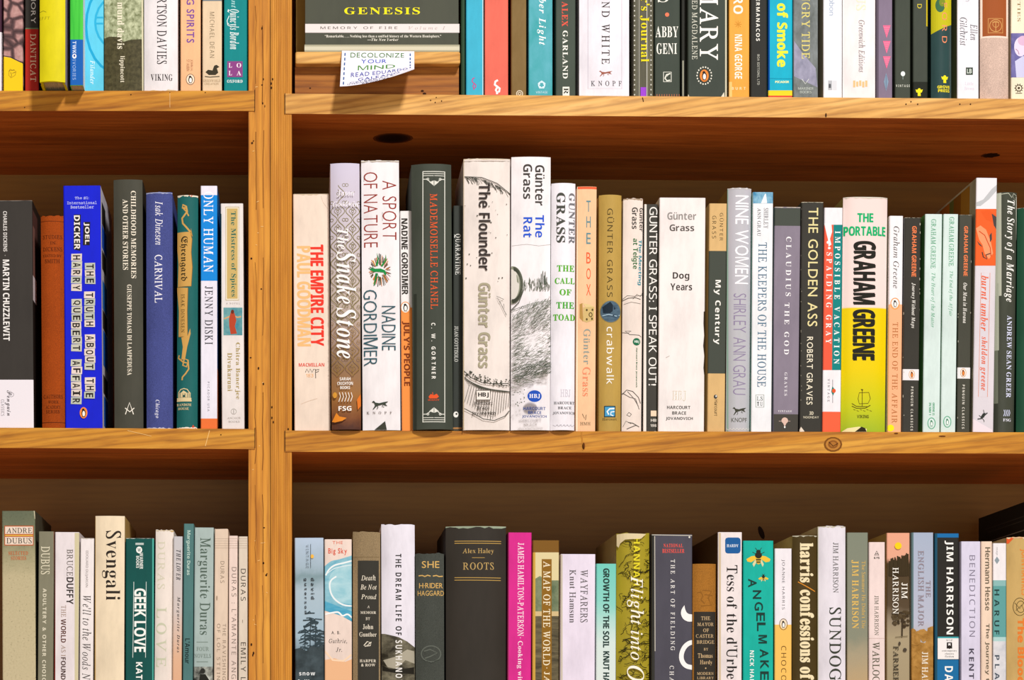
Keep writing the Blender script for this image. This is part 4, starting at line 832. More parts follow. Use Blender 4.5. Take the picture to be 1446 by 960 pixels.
book('r2', 'slim off-white hardback with pen-drawn curls and blue-green title, beside the mustard-gold one', 880, 908.6, 281, '#ebdcd2',
     z(14, T('A', 'Günter', 'SB', '#4a4642', 218, 272, 246, 440), T('A', 'Grass', 'SB', '#4a4642', 163, 270, 206, 425), T('T', 'The Meeting', 'SB', '#1c8496', 204, 500, 236, 825), T('T', 'at Telgte', 'SB', '#2c6a3a', 160, 492, 208, 710), LN('I', '#6a645c', 4, (98, 925), (130, 900), (180, 905), (245, 895)), LN('I', '#6a645c', 4, (170, 925), (200, 890), (225, 905), (240, 880))) +
     z(15, LN('I', '#4f4a44', 5, (92, 25), (130, 8), (180, 5), (215, 15)), LN('I', '#6a645c', 3, (100, 50), (150, 35), (215, 45)), LN('I', '#4f4a44', 4, (90, 240), (130, 245), (150, 232), (110, 230), (140, 255), (205, 258), (220, 270)), LN('I', '#4f4a44', 5, (90, 660), (120, 630), (160, 640), (200, 680), (215, 720)), LN('I', '#4f4a44', 4, (92, 650), (140, 680), (180, 690), (205, 760)), LN('I', '#4f4a44', 4, (125, 640), (170, 690), (200, 740)), LN('I', '#4f4a44', 4, (120, 800), (135, 782), (152, 795), (140, 810), (120, 800)), LN('I', '#4f4a44', 5, (130, 850), (160, 855), (205, 880), (180, 870), (120, 895)), LN('I', '#6a645c', 3, (95, 880), (115, 840), (150, 860)),
       EL('P', '#1f6a48', 187, 303, 26, 25), U('P', 'HBJ', 'SB', '#e8f0e8', 172, 294, 204, 314), T('P', 'Harcourt Brace Jovanovich', 'SB', '#2a6a48', 181, 345, 193, 612)) + [WE('#a8927a', 3)], xb=(878, 905.8), hb=True, wear=True, bulge=.002)
book('r2', 'narrow dark paperback with tall white capitals and a white joint strip', 910, 929, 289, '#403e38', z(14, RC('B', '#ece4dc', 245, 250, 268, 900)) + [RC('B', '#ece4dc', 907.5, 288, 912.5, 610),
      T('T', 'GUNTER GRASS: I SPEAK OUT!', 'S', '#f0ece6', 916.5, 293, 927.6, 545)] + z(15, RC('P', '#ecd0b4', 283, 770, 322, 808), U('P', 'HB', 'SB', '#d8d2c8', 283, 826, 322, 845), U('P', '198', 'SB', '#d8d2c8', 280, 862, 322, 880), WE('#d8d0c4', 1, True)), xb=(907.6, 927.8))
book('r2', 'thick white paperback with four short dark words stacked on its upper half', 931, 996.8, 280, '#efe7e4',
     z(14, U('A', 'Günter', 'SB', '#8f8a86', 416, 306, 622, 360), U('A', 'Grass', 'SB', '#5a5450', 432, 393, 608, 441), U('T', 'Dog', 'SB', '#3c3834', 455, 734, 573, 795), U('T', 'Years', 'SB', '#3c3834', 438, 814, 593, 863)) +
     z(15, U('P', 'HBJ', 'RB', '#cabfa6', 430, 637, 522, 706), U('P', 'HBJ', 'R', '#efe7e4', 434, 641, 518, 702), U('P', 'HARCOURT', 'SB', '#4a4640', 393, 738, 551, 760), U('P', 'BRACE', 'SB', '#4a4640', 428, 776, 523, 798), U('P', 'JOVANOVICH', 'SB', '#4a4640', 385, 814, 568, 838), LN('W', '#b9b0a8', 4, (385, 412), (410, 400)),
       PL('W', '#2f2a24', (642, 100), (658, 95), (658, 530), (645, 525), (640, 480), (646, 400), (638, 330), (645, 260), (640, 180))), xb=(929, 994.4), side='#d8cdb8')
book('r2', 'narrow paperback, tan at head and foot with a charcoal middle and typewriter title', 1001.3, 1027, 288, '#d6b076', [BD('B', '#454a42', 355, 528)] +
     z(14, T('A', 'GÜNTER', 'S', '#5a4a2c', 790, 310, 819, 508, .22), T('A', 'GRASS', 'S', '#5a4a2c', 736, 330, 765, 492, .22)) + [T('T', 'My Century', 'SB', '#f2efe8', 1007.5, 396, 1017.5, 487, .1)] + z(15, EL('P', '#3a3a38', 722, 676, 12, 14), EL('P', '#d8d8d4', 726, 672, 5, 7), T('P', 'Harcourt', 'S', '#4a3c24', 714, 697, 736, 806)), xb=(998.5, 1023.5), side='#c9a868')
book('r2', 'silvery lilac jacketed hardback with ornate white lettering', 1027.8, 1062.4, 266, ('noise', '#a9b0ae', '#c6becd', 22, (1, 1, .12), .3, .7),
     z(14, T('T', 'NINE WOMEN', 'G', '#f6f3f8', 900, 184, 1002, 816, .02)) + [T('A', 'SHIRLEY ANN GRAU', 'GL', '#8f83a0', 1035.6, 415, 1053.6, 558, .02), RC('B', '#8fae9e', 1027, 262, 1029.2, 610)] + z(15, dog(838, 742, 932, 802, '#3f4034'), U('P', 'KNOPF', 'G', '#5a5a50', 830, 818, 936, 848), [LN('W', '#d6d4ce', 4, (800 + i * 22, 890), (812 + i * 22, 900), (824 + i * 22, 888)) for i in range(7)]) + [WE('#d8d4d0', 2.5)], xb=(1025.8, 1059.6), hb=True, bulge=.004, side='#8a6c34', depth=.15, wear=True)
book('r2', 'white paperback with a blue photographic band across its head and slate serif title', 1063, 1092.2, 272, '#edeef2',
     z(14, RC('I', ('noise', '#2c7ea8', '#9cc8dc', 160, (1, 1, .8), .3, .7), 1028, 160, 1182, 242), PL('I', '#f0f2f4', (1085, 240), (1110, 180), (1120, 172), (1128, 240)), T('A', 'SHIRLEY', 'R', '#6c6c72', 1104, 275, 1136, 420), T('A', 'ANN GRAU', 'R', '#6c6c72', 1058, 275, 1084, 475)) +
     [T('T', 'THE KEEPERS OF THE HOUSE', 'R', '#54748c', 1070, 343, 1082.4, 547, .02)] + z(15, BX('P', '#8f9c90', 4, 995, 663, 1050, 747), U('P', 'LS', 'R', '#5a6a60', 1002, 674, 1042, 702), U('P', 'U', 'R', '#5a6a60', 1024, 712, 1042, 738), LN('P', '#2f3a34', 5, (1010, 712), (1010, 738)), PL('P', '#2f3a34', (1002, 716), (1018, 716), (1010, 708))), xb=(1060.2, 1089.6), side='#7ab8a8')
book('r2', 'mauve-grey paperback with charcoal bands at head and foot and spaced white capitals', 1093.6, 1131, 293, '#877d8c', [BD('B', '#474c45', 294.5, 319.5), BD('B', '#46433d', 585.6, 611), WE('#d9cdb4', 1.2)] +
     z(16, T('T', 'CLAUDIUS', 'RB', '#f0edf0', 150, 480, 188, 905, .28)) + z(17, T('T', 'THE GOD', 'RB', '#f0edf0', 132, 40, 165, 390, .28), T('A', 'GRAVES', 'RB', '#e4e0e6', 132, 512, 152, 670, .15), U('P', 'VINTAGE', 'RB', '#f0edf0', 90, 768, 183, 781, .2), LN('P', '#cbb0a4', 3, (95, 842), (172, 842)), EL('P', '#d8b8aa', 135, 838, 22, 21), PL('P', '#d8b8aa', (122, 852), (148, 852), (135, 880)), EL('P', '#f2f2ee', 135, 882, 5, 7), RC('B', '#4a4650', 40, -610, 60, 915)), xb=(1090, 1127.4))
book('r2', 'black paperback with pale yellow hand-cut capitals and a chipped white corner', 1131.6, 1163.3, 286, '#393731',
     [T('T', 'THE GOLDEN ASS', 'G', '#e2d69c', 1141, 294, 1154.8, 461.5, .04), WE('#cfc6ae', 1)] + z(17, T('A', 'ROBERT GRAVES', 'G', '#ece4cc', 284, 270, 325, 730, .06), U('P', '3D', 'SB', '#d8d0b8', 302, 776, 330, 799), U('P', 'NOONDAY', 'G', '#d8d0b8', 262, 808, 366, 823), PL('W', '#e0d4c4', (228, 915), (245, 880), (270, 912)), [EL('W', '#8a8476', 246 + rh.uniform(-3, 3), rh.uniform(-600, 900), 2, 5) for _ in range(16)]), xb=(1128.6, 1160.4))
book('r2', 'white paperback with red and teal stripes side by side and a red foot', 1164, 1190.3, 294, '#eeeaee',
     [PL('B', '#e85c42', (1164, 318), (1177, 318), (1174.8, 523.2), (1159, 523.2)), PL('B', '#15807e', (1177, 318), (1192, 318), (1190, 523.2), (1174.8, 523.2)), BD('B', '#ee6240', 582, 612), PL('O', '#f2ecec', (1164, 316), (1174, 316), (1175, 328), (1172, 338), (1174, 346), (1170, 349), (1169, 338), (1167, 330)), EL('O', '#f2ecec', 1171, 351, 2, 1.6), EL('O', '#f2ecec', 1168.5, 343, 1.2, 2),
      T('A', 'SPALDING GRAY', 'RB', '#f6ecea', 1166.6, 357, 1174.4, 486, .32), T('T', 'IMPOSSIBLE VACATION', 'RB', '#eef2f0', 1178.2, 327, 1186, 514.5, .32)] +
     z(17, T('P', 'VINTAGE', 'R', '#6a6670', 425, 555, 440, 710, .35), LN('P', '#6a6670', 3, (460, 560), (460, 718)), PL('P', '#1a7a6a', (458, 605), (478, 632), (462, 670), (450, 640)), EL('P', '#e0582c', 468, 636, 13, 14)), xb=(1160.8, 1187.4))
book('r2', 'thick paperback, pale pink above and yellow fading to green below, with giant black condensed name', 1191.6, 1254.8, 279, ('grad', [(277, '#ead4cf'), (434.5, '#ecd6d0'), (436, '#e6c90a'), (520, '#e4c800'), (575, '#c0c418'), (609, '#9cb428')], 0),
     z(16, U('T', 'THE', 'X', '#14ac6a', 660, 313, 775, 378), U('T', 'PORTABLE', 'X', '#14ac6a', 566, 406, 866, 475)) + [T('T', 'GRAHAM GREENE', 'X', '#23221c', 1204.4, 341, 1236.4, 510)] +
     z(17, LN('P', '#5a4a10', 5, (590, 740), (620, 755), (680, 755), (715, 735), (700, 745), (620, 742), (590, 722)), LN('P', '#5a4a10', 4, (640, 650), (632, 690), (640, 725), (700, 722), (715, 690), (705, 648), (640, 650)), LN('P', '#5a4a10', 4, (660, 625), (660, 742)), PL('P', '#5a4a10', (650, 625), (668, 628), (660, 640)), [LN('P', '#6a5a18', 3, (600 + i * 22, 762 + (i % 2) * 8), (615 + i * 22, 768 + (i % 2) * 8)) for i in range(6)],
       U('P', 'VIKING', 'SB', '#5a5a14', 625, 800, 704, 822), PL('W', '#ecdca4', (520, 915), (560, 890), (640, 880), (690, 895), (690, 918)), PL('W', '#2c2818', (610, 915), (640, 892), (655, 880), (680, 890), (690, 915))) + [WE('#d6d0c0', 3)], xb=(1188.2, 1251), hb=False, bulge=.004, side='#9a8f54', depth=.15)
PENG = lambda y: []
book('r2', 'slim paperback, white above and apricot below, with a round yellow sticker at its foot', 1256, 1275.8, 305.5, '#f0edf0', [BD('B', '#f0b084', 430.5, 612)] +
     z(18, T('A', 'Graham Greene', 'I', '#55514e', 78, 405, 122, 848, .02)) + z(19, RG('P', '#ee9a4e', 6, 86, 45, 29, 37), penguin(86, 45, 22, 30, None, '#f2ece6'), T('T', 'THE END OF THE AFFAIR', 'R', '#ae6a38', 66, 172, 104, 855, .06), EL('K', '#f6e21a', 55, 888, 24, 23)), xb=(1253, 1272.8))
def modern(lab, x0, x1, top, xb, ttl, tx, ax, px, wy, wearn):
    nicks = [EL('W', '#b9b4a4', rh.choice([xb[0] + 1 + rh.random() * 2, x1 - 2.5 + rh.random()]), rh.uniform(top, 600), rh.uniform(.3, .7), rh.uniform(.5, 2.2)) for _ in range(wearn)]
    book('r2', lab, x0, x1, top, ('gloss', '#383630') if wearn > 20 else '#45453b', [BD('B', '#e9e4e6', wy, wy + 15.6), T('A', 'GRAHAM GREENE', 'SB', '#ec7e4c', *ax), T('T', ttl, 'BI', '#e9e6de', *tx), penguin(px[0], px[1], 3.7, 5.6, '#c98a4a', '#efe4d6', '#ee8a40', '#7a3a14'), T('P', 'PENGUIN CLASSICS', 'SB', '#dcd8cc', px[0] - 1.6, px[1] + 17, px[0] + 1.8, px[1] + 79, .3)] + nicks + [WE('#a8a292', 1)], xb=xb)
modern('scuffed black paperback with a white band and orange name, beside the apricot paperback', 1277, 1301, 308, (1273.6, 1297), 'Journey Without Maps', (1286.2, 400, 1292.6, 464), (1287.6, 320, 1294, 391.5), (1287.6, 529.6), 522, 34)
book('r2', 'pale mint paperback with green lettering, first of the two mint ones', 1306, 1331.4, 303, '#d3e4e0',
     z(18, T('A', 'GRAHAM GREENE', 'R', '#3f9a6c', 346, 355, 382, 706)) + [T('T', 'The Heart of the Matter', 'I', '#4aa074', 1313.6, 386, 1320.6, 463)] + z(19, T('N', 'GREENE IS', 'SB', '#3f9a6c', 340, 716, 354, 802), T('N', 'IN MM 1', 'SB', '#3f9a6c', 316, 716, 330, 800), RG('P', '#4aa47c', 5, 333, 856, 25, 37), penguin(333, 856, 18, 28, None, '#d3e4e0', '#e8f0ec', '#2f7a58')), xb=(1303, 1327), side='#62ac5c')
book('r2', 'pale mint paperback with green lettering, thinner and second of the two mint ones', 1332.2, 1353.6, 303, '#d3e4e0',
     z(18, T('A', 'GRAHAM GREENE', 'R', '#3f9a6c', 475, 340, 511, 690)) + [T('T', 'The End of the Affair', 'I', '#4aa074', 1339.4, 383.5, 1345.6, 447)] + z(19, RG('P', '#4aa47c', 5, 440, 846, 25, 37), penguin(440, 846, 18, 28, None, '#d3e4e0', '#e8f0ec', '#2f7a58')), xb=(1328, 1349.6), side='#2e9a54')
modern('clean black paperback with a white band and orange name, right after the two mint ones', 1354.4, 1373, 304, (1350.4, 1370), 'Our Man in Havana', (1360, 400, 1365.4, 457), (1361, 320, 1366.6, 390.5), (1360.2, 527), 519.6, 9)
swirl = [PL('I', '#ef9668', (668, 420), (700, 400), (740, 430), (775, 520), (790, 600), (760, 640), (730, 600), (715, 540), (690, 500)), PL('I', '#e05a24', (700, 300), (760, 290), (815, 330), (790, 380), (740, 360)), PL('I', '#4a4240', (780, 315), (815, 340), (815, 430), (795, 400)), PL('I', '#4a4240', (765, 470), (780, 450), (782, 500), (768, 520)), PL('I', '#5a463c', (675, 510), (705, 540), (715, 555), (690, 540)), LN('I', '#4a3c34', 8, (712, 590), (720, 625), (745, 640), (740, 610), (770, 600)), LN('I', '#c8481c', 6, (690, 440), (730, 470), (770, 560), (775, 620))]
book('r2', 'tall grey-lilac paperback with an orange swirling picture near its head', 1378.4, 1408.6, 252, ('noise', '#cdc6ce', '#ddd6dc', 30, (1, 1, .5), .3, .7),
     z(18, RC('I', '#e4e2e6', 655, 62, 830, 282), PL('I', '#b9bbbe', (672, 235), (720, 215), (780, 140), (822, 105), (822, 145), (760, 215), (700, 262), (672, 262)), RC('J', '#e6602a', 650, 282, 830, 687), [[a[0], 'J'] + a[2:] for a in swirl]) +
     [T('T', 'burnt umber', 'BI', '#e4633f', 1385.4, 390, 1395.4, 468, .02), T('A', 'sheldon greene', 'BI', '#e4633f', 1383.6, 476, 1394, 552, .02)] + [LN('O', '#dc8a6a', .6, (1385.6, 386), (1398, 386), (1394.4, 561), (1381.6, 561), (1385.6, 386))] +
     z(19, LN('P', '#2f3430', 7, (712, 785), (690, 805), (668, 825), (645, 828)), PL('P', '#2f3430', (680, 790), (700, 785), (690, 815), (668, 830), (665, 815)), LN('P', '#2f3430', 4, (690, 795), (685, 765)), LN('P', '#2f3430', 4, (675, 820), (690, 840), (688, 848)), LN('P', '#2f3430', 4, (668, 815), (655, 802)), PL('B', '#e6d8e0', (600, 818), (745, 902), (745, 930), (600, 930))) +
     [SD('#a87a2c', .02, .05, 255, 300, -1), SD('#8a5a1e', .05, .075, 255, 300, -1), SD('#b06a24', .09, .125, 255, 300, -1), SD('#6a7038', .075, .09, 255, 300, -1)], xb=(1373.4, 1403), side=('noise', '#9a9a80', '#d0cdb4', 30, (1, 1, .4), .3, .7), depth=.15)
book('r2', 'charcoal hardback in a glossy clear jacket with white brush-script title', 1409.3, 1437.2, 272, ('gloss', '#43473c'),
     z(18, RC('B', '#b4b7a6', 815, 165, 852, 900), ) + [RC('B', '#a9ad9c', 1401, 400, 1411.2, 495), RC('B', '#6f7464', 1401, 495, 1410, 570), RC('B', '#3a3d33', 1400, 570, 1409.5, 612), T('T', 'The Story of a Marriage', 'BI', '#f2f0ea', 1418.6, 283, 1433, 427)] +  # left-edge strips paint in the clear jacket's glare, fading towards the foot
     z(19, T('A', 'ANDREW SEAN GREER', 'RB', '#d4d8f0', 842, 126, 877, 682), [LN('P', '#c9cfe8', 5, (822 + i * 12, 808), (830 + i * 12, 785), (824 + i * 12, 765)) for i in range(4)], U('P', 'FSG', 'RB', '#e4e6f2', 818, 824, 874, 844)) + z(18, LN('W', '#c9cbb8', 4, (850, 175), (900, 170), (925, 200), (940, 170), (965, 185)), LN('W', '#d6d8c8', 5, (963, 190), (966, 500)), LN('W', '#9a9c8a', 3, (930, 185), (950, 215), (965, 205))), xb=(1403.6, 1434), hb=True, bulge=.004)
book('r2', 'dark bottle-green book at the edge of the picture, last on the middle shelf', 1438, 1471, 294, '#1e4a35', [WE('#c9d0c4', 1)], xb=(1436, 1469), hb=True)

# ------------------------------------------------------------------ lowest shelf of the narrower case
book('l3', 'thick speckled tan book with two cream name plates near its dark head', 2.5, 49.5, 722, ('speckle', [(722, '#666d58'), (748, '#72775f'), (780, '#a09a78'), (815, '#c2b692'), (1083, '#cdbf9c')], .05),
     z(20, RC('L', '#b5582c', 24, 126, 182, 234), RC('L', '#e6d3c2', 28, 131, 178, 171), RC('L', '#e6d3c2', 28, 187, 178, 229), RC('O', '#e0b44a', 28, 176, 178, 182), U('A', 'ANDRE', 'R', '#3a3a34', 35, 138, 174, 167), U('A', 'DUBUS', 'R', '#3a3a34', 35, 192, 172, 223), U('T', 'SELECTED', 'RB', '#bf5f30', 46, 265, 152, 285), U('T', 'STORIES', 'RB', '#bf5f30', 60, 292, 142, 312), LN('W', '#cfc6a8', 4, (10, 42), (185, 44)), LN('W', '#cfc6a8', 4, (185, 44), (190, 90))), xb=(3.5, 51.5), side='#4a483a', depth=.14)
book('l3', 'olive-grey paperback with a red edge and cream lettering, beside the speckled tan book', 54.5, 76.5, 751, '#827f6a', z(20, RC('B', '#8a2c18', 291, 150, 300, 1200), T('A', 'DUBUS', 'R', '#d9d3ba', 222, 238, 270, 390), T('T', 'ADULTERY & OTHER CHOICES', 'SB', '#dcd6c0', 230, 466, 250, 1010, .12)), xb=(51.8, 74))
book('l3', 'white paperback with a red left edge and grey-and-black mixed capitals', 77.5, 112, 752, '#e8dfe2', z(20, RC('B', '#8a2c1c', 292, 150, 300, 1200), RC('B', '#cfc6a2', 405, 165, 432, 1200), RC('B', '#7a2414', 433, 165, 442, 1200), T('A', 'BRUCE', 'R', '#6a625c', 362, 254, 396, 400, .02), T('A', 'DUFFY', 'SB', '#37312e', 360, 406, 398, 552, .02), T('T', 'THE', 'R', '#a58e80', 332, 558, 358, 622), T('T', 'WORLD', 'SB', '#5f3a30', 330, 632, 358, 760), T('T', 'AS I', 'R', '#a58e80', 332, 772, 356, 835), T('T', 'FOUND IT', 'SB', '#4a332c', 330, 840, 356, 1010)), xb=(75, 110))
book('l3', 'slim white paperback with calligraphic brown lettering, left of the cream Gothic-titled book', 113.4, 133, 760.5, '#efe8e8', z(20, T('A', 'EDOUARD DUJARDIN', 'S', '#8a8280', 462, 262, 478, 460), T('T', "We'll to the Woods No More", 'I', '#4b4542', 446, 505, 494, 1120, .03)) + [WE('#c9bfb0', 1.5)], xb=(111, 130.6))
book('l3', 'tall cream jacketed hardback with one flowing dark title word', 134.5, 176, 729, '#ebd9bb', z(20, T('T', 'Svengali', 'R', '#2f2822', 553, 153, 656, 530), RC('B', '#b9965a', 505, 75, 518, 1200)), xb=(132.5, 175), hb=True, bulge=.002, side='#a88a52', depth=.15)
book('l3', 'dark teal-green paperback with bold white capitals between two white rules', 177.2, 217.6, 760.5, '#0f514c',
     z(21, EL('P', '#f0f2ee', 66, 228, 17, 19), U('P', 'W', 'SB', '#1c4a46', 57, 219, 75, 237), T('P', 'WARNER', 'SB', '#e4e9e4', 69, 244, 88, 336), T('P', 'BOOKS', 'SB', '#e4e9e4', 49, 262, 66, 330), RC('P', '#b8c4c0', 45, 188, 92, 200), LN('O', '#d8e2de', 3, (36, 408), (30, 836)), LN('O', '#d8e2de', 3, (106, 408), (102, 836)), T('T', 'GEEK LOVE', 'SB', '#f2f4f0', 38, 446, 104, 805, -.02), T('A', 'KATHERINE', 'SB', '#f2f4f0', 48, 862, 84, 1130), RC('B', '#4aa89a', 140, 165, 150, 1200)) + [WE('#c9d2cc', 1)], xb=(176.5, 216.8))
book('l3', 'pale cream jacketed hardback with faint tone-on-tone capitals and a torn flap', 219, 246, 749, '#eadfd6', z(21, T('A', 'DURAS', 'R', '#d3ceb8', 170, 178, 212, 450, .08), T('T', 'LOVE', 'R', '#c6c8ae', 162, 552, 220, 890, .2), PL('W', '#c9a868', (236, 120), (262, 102), (264, 125), (250, 128))) + [WE('#c9b89a', 2)], xb=(217.6, 242), hb=True, wear=True, bulge=.0015)
book('l3', 'slim paperback fading from grey lilac to peach with dark slanted lettering', 244.8, 258, 758, ('grad', [(758, '#c4c2c6'), (860, '#cfc3be'), (930, '#dcb090'), (1083, '#d89a70')], .03), z(21, T('T', 'THE LOVER', 'BI', '#33343a', 275, 228, 301, 398), T('A', 'Marguerite Duras', 'BI', '#3c3a3c', 276, 492, 297, 808, .1)), xb=(242.3, 256))
book('l3', 'slim dull green-teal paperback standing taller than its neighbours', 259.4, 273.8, 740, '#4f7a79', z(21, T('A', 'Marguerite Duras', 'SB', '#b8d0c6', 331, 118, 356, 370), T('T', "L'Amour", 'SB', '#1c2f2e', 325, 728, 352, 870)), xb=(256.6, 271.6))
book('l3', 'pale sage paperback with a large grey-green name and a black-and-white photo below', 274.6, 302, 745.5, '#a9bab7',
     z(21, T('A', 'Marguerite Duras', 'R', '#55665c', 394, 160, 468, 708), LN('O', '#6a7a70', 3, (390, 749), (455, 749)), U('T', 'FOUR', 'R', '#6a7a70', 390, 776, 460, 799), U('T', 'NOVELS', 'R', '#6a7a70', 378, 815, 471, 838), LN('O', '#6a7a70', 3, (390, 860), (455, 860)), RC('I', ('noise', '#2a2c28', '#c4c8be', 110, (1, 1, 1), .38, .66), 366, 888, 500, 1200), EL('I', '#2c2c28', 425, 912, 14, 16), PL('I', '#24241f', (400, 1000), (410, 930), (440, 930), (460, 960), (470, 1000))), xb=(272.2, 300))
duras = lambda x0, x1: [LN('O', '#b8a490', 2, (x0, y), (x1, y)) for y in (165, 178, 191, 204, 217)]
book('l3', 'beige paperback with two columns of thin capitals below a short name', 303, 322.4, 748, '#e0caB5', z(21, duras(492, 574), T('A', 'DURAS', 'S', '#93816f', 525, 292, 547, 415, .16), T('T', 'THE RAVISHING', 'S', '#93816f', 537, 645, 556, 962, .2), T('T', 'OF LOL STEIN', 'S', '#93816f', 505, 645, 524, 962, .2), EL('O', '#a08c78', 505, 500, 4, 14)), xb=(301, 321), wear=True)
book('l3', 'slim pinkish-beige paperback with one line of thin grey capitals', 323, 336, 757, '#e8d3c8', z(21, duras(572, 626), T('T', "DURAS : L'AMANTE ANGLAISE", 'S', '#8d7d74', 588, 325, 614, 1110, .2)), xb=(321.8, 335))
book('l3', 'slim grey-beige paperback with one line of darker capitals, against the upright', 336.8, 350.2, 758, '#dccfbe', z(21, duras(626, 676), T('A', 'DURAS', 'S', '#4a4239', 640, 335, 668, 515, .16), T('T', 'EMILY L.', 'S', '#4a4239', 640, 750, 668, 985, .14), LN('O', '#8a7c6c', 3, (650, 622), (650, 640))), xb=(336, 350))

# ------------------------------------------------------------------ lowest shelf of the wider case
pine = []
for bx, by_, hh in ((120, 900, 250), (150, 900, 320), (180, 900, 300), (205, 880, 200)):
    pine.append(LN('I', '#2e3a40', 5, (bx, by_), (bx + 4, by_ - hh * .9)))
    for i in range(20):
        y = by_ - hh * (.25 + .75 * rh.random()); pine.append(LN('I', '#34434a', rh.uniform(5, 9), (bx - rh.uniform(4, 40), y + rh.uniform(-6, 12)), (bx, y - 5), (bx + rh.uniform(4, 40), y + rh.uniform(-6, 10))))
book('r3', 'misty blue paperback with dark pine trees, against the upright', 415.8, 457, 760, ('grad', [(760, '#b4c6dc'), (800, '#9fb4c2'), (815, '#7e979f'), (835, '#a9bdca'), (900, '#9db6c6'), (930, '#5c6c74'), (1083, '#3a464c')], .05),
     z(22, [[a[0], 'J'] + a[2:] for a in pine], PL('I', ('noise', '#262f32', '#46545a', 90, (1, 1, 1), .3, .7), (60, 790), (100, 780), (130, 800), (160, 770), (200, 780), (230, 760), (230, 1500), (60, 1500)), T('A', 'david', 'SB', '#33373c', 156, 386, 176, 506, .3), T('A', 'guterson', 'SB', '#33373c', 115, 388, 133, 588, .3), U('T', 'snow', 'SB', '#e4e8ea', 90, 919, 180, 937, .12), U('T', 'falling', 'SB', '#e4e8ea', 80, 960, 190, 990, .12), EL('I', '#efb84a', 163, 265, 10, 11), LN('I', '#4a5660', 2, (155, 195), (155, 330)), T('P', 'VINTAGE', 'S', '#6a7680', 128, 200, 144, 330, .3)), xb=(417, 458.4))
book('r3', 'cream paperback with swirling blue water and hand-drawn reddish title', 457.8, 497, 762, '#ead6cb',
     z(22, PL('I', ('noise', '#5ea6bf', '#9fcbd6', 55, (1, 1, 2), .3, .7), *smooth((232, 322), (270, 292), (320, 280), (400, 255)), *smooth((400, 640), (340, 604), (285, 584), (232, 568))), PL('I', ('noise', '#86bfce', '#b4d8e0', 55, (1, 1, 2), .3, .7), *smooth((400, 300), (330, 318), (280, 350), (256, 400), (264, 450), (290, 500), (330, 528), (400, 535))), LN('I', '#e6eef0', 9, *smooth((240, 372), (258, 340), (290, 315), (340, 302), (400, 286))), LN('I', '#d2e4ea', 5, *smooth((250, 360), (285, 335), (330, 322), (395, 312))), LN('I', '#e6eef0', 9, *smooth((300, 378), (272, 398), (262, 430), (272, 478), (300, 515), (345, 540), (400, 545))), PL('I', ('noise', '#3394ba', '#67b4cc', 80, (.6, 1, 3), .3, .7), *smooth((232, 515), (290, 538), (350, 562), (400, 578)), *smooth((400, 640), (330, 602), (270, 582), (232, 570))), LN('I', '#eef2f2', 9, *smooth((236, 592), (270, 584), (310, 580), (335, 600), (365, 592), (400, 622))), PL('I', '#e6b48a', (232, 850), (290, 840), (350, 860), (400, 840), (400, 1500), (232, 1500)), LN('I', '#f0d2b4', 10, (235, 800), (280, 850), (340, 855), (385, 820)),
       U('T', 'THE', 'G', '#e07a62', 278, 178, 336, 195, .1), U('T', 'Big Sky', 'GB', '#d85a44', 254, 218, 360, 258, .04), U('A', 'A. B.', 'G', '#3a3432', 272, 686, 322, 704, .1), U('A', 'Guthrie,', 'I', '#3a3432', 258, 728, 360, 758, .06), U('A', 'Jr.', 'I', '#3a3432', 298, 780, 332, 804)), xb=(458.6, 497.4))
book('r3', 'tan cloth hardback with a long charcoal panel of cream italic words', 498.2, 537.4, 751, ('cloth', '#9c8664'),
     z(22, RC('L', '#383630', 421, 288, 540, 1500), U('T', 'Death', 'I', '#efe6d2', 440, 370, 522, 400), U('T', 'Be Not', 'I', '#efe6d2', 436, 424, 528, 452), U('T', 'Proud', 'I', '#efe6d2', 440, 478, 526, 506), U('N', 'A', 'R', '#e0d8c6', 474, 542, 488, 556), U('N', 'MEMOIR', 'RB', '#e0d8c6', 436, 574, 524, 589), U('N', 'BY', 'R', '#e0d8c6', 466, 608, 490, 624), U('A', 'John', 'R', '#e8dfcc', 450, 648, 508, 676), U('A', 'Gunther', 'R', '#e8dfcc', 430, 692, 527, 718), LN('P', '#e0d8c6', 5, (455, 768), (475, 745), (490, 750), (470, 770), (498, 748), (492, 768), (460, 772)), U('P', 'HARPER', 'RB', '#e0d8c6', 432, 846, 524, 862), U('P', '& ROW', 'RB', '#e0d8c6', 440, 870, 520, 886)) + [LN('O', '#7c6848', .7, (499, 787), (536, 787))], hb=True, bulge=.003, wear=True)
book('r3', 'tall white jacketed hardback with a rock photograph across its lower spine', 538.2, 586, 741, '#e6e2ed',
     z(22, PL('I', ('noise', '#2e2a20', '#8a846e', 55, (1, 1, 1.6), .36, .7), (540, 700), (575, 702), (650, 720), (700, 745), (760, 790), (760, 1500), (540, 1500)), PL('I', '#a8a290', (565, 850), (640, 830), (700, 790), (740, 800), (742, 870), (690, 850), (640, 900), (590, 890)), PL('I', '#24211a', (560, 880), (600, 900), (680, 900), (740, 890), (740, 930), (640, 925), (560, 910)), T('T', 'THE DREAM LIFE OF', 'SB', '#22211e', 634, 250, 668, 710, .2), T('T', 'SUKHANOV', 'SB', '#e6e4e0', 634, 738, 672, 985, .2)), xb=(539.4, 587), hb=True, bulge=.0035, wear=True)
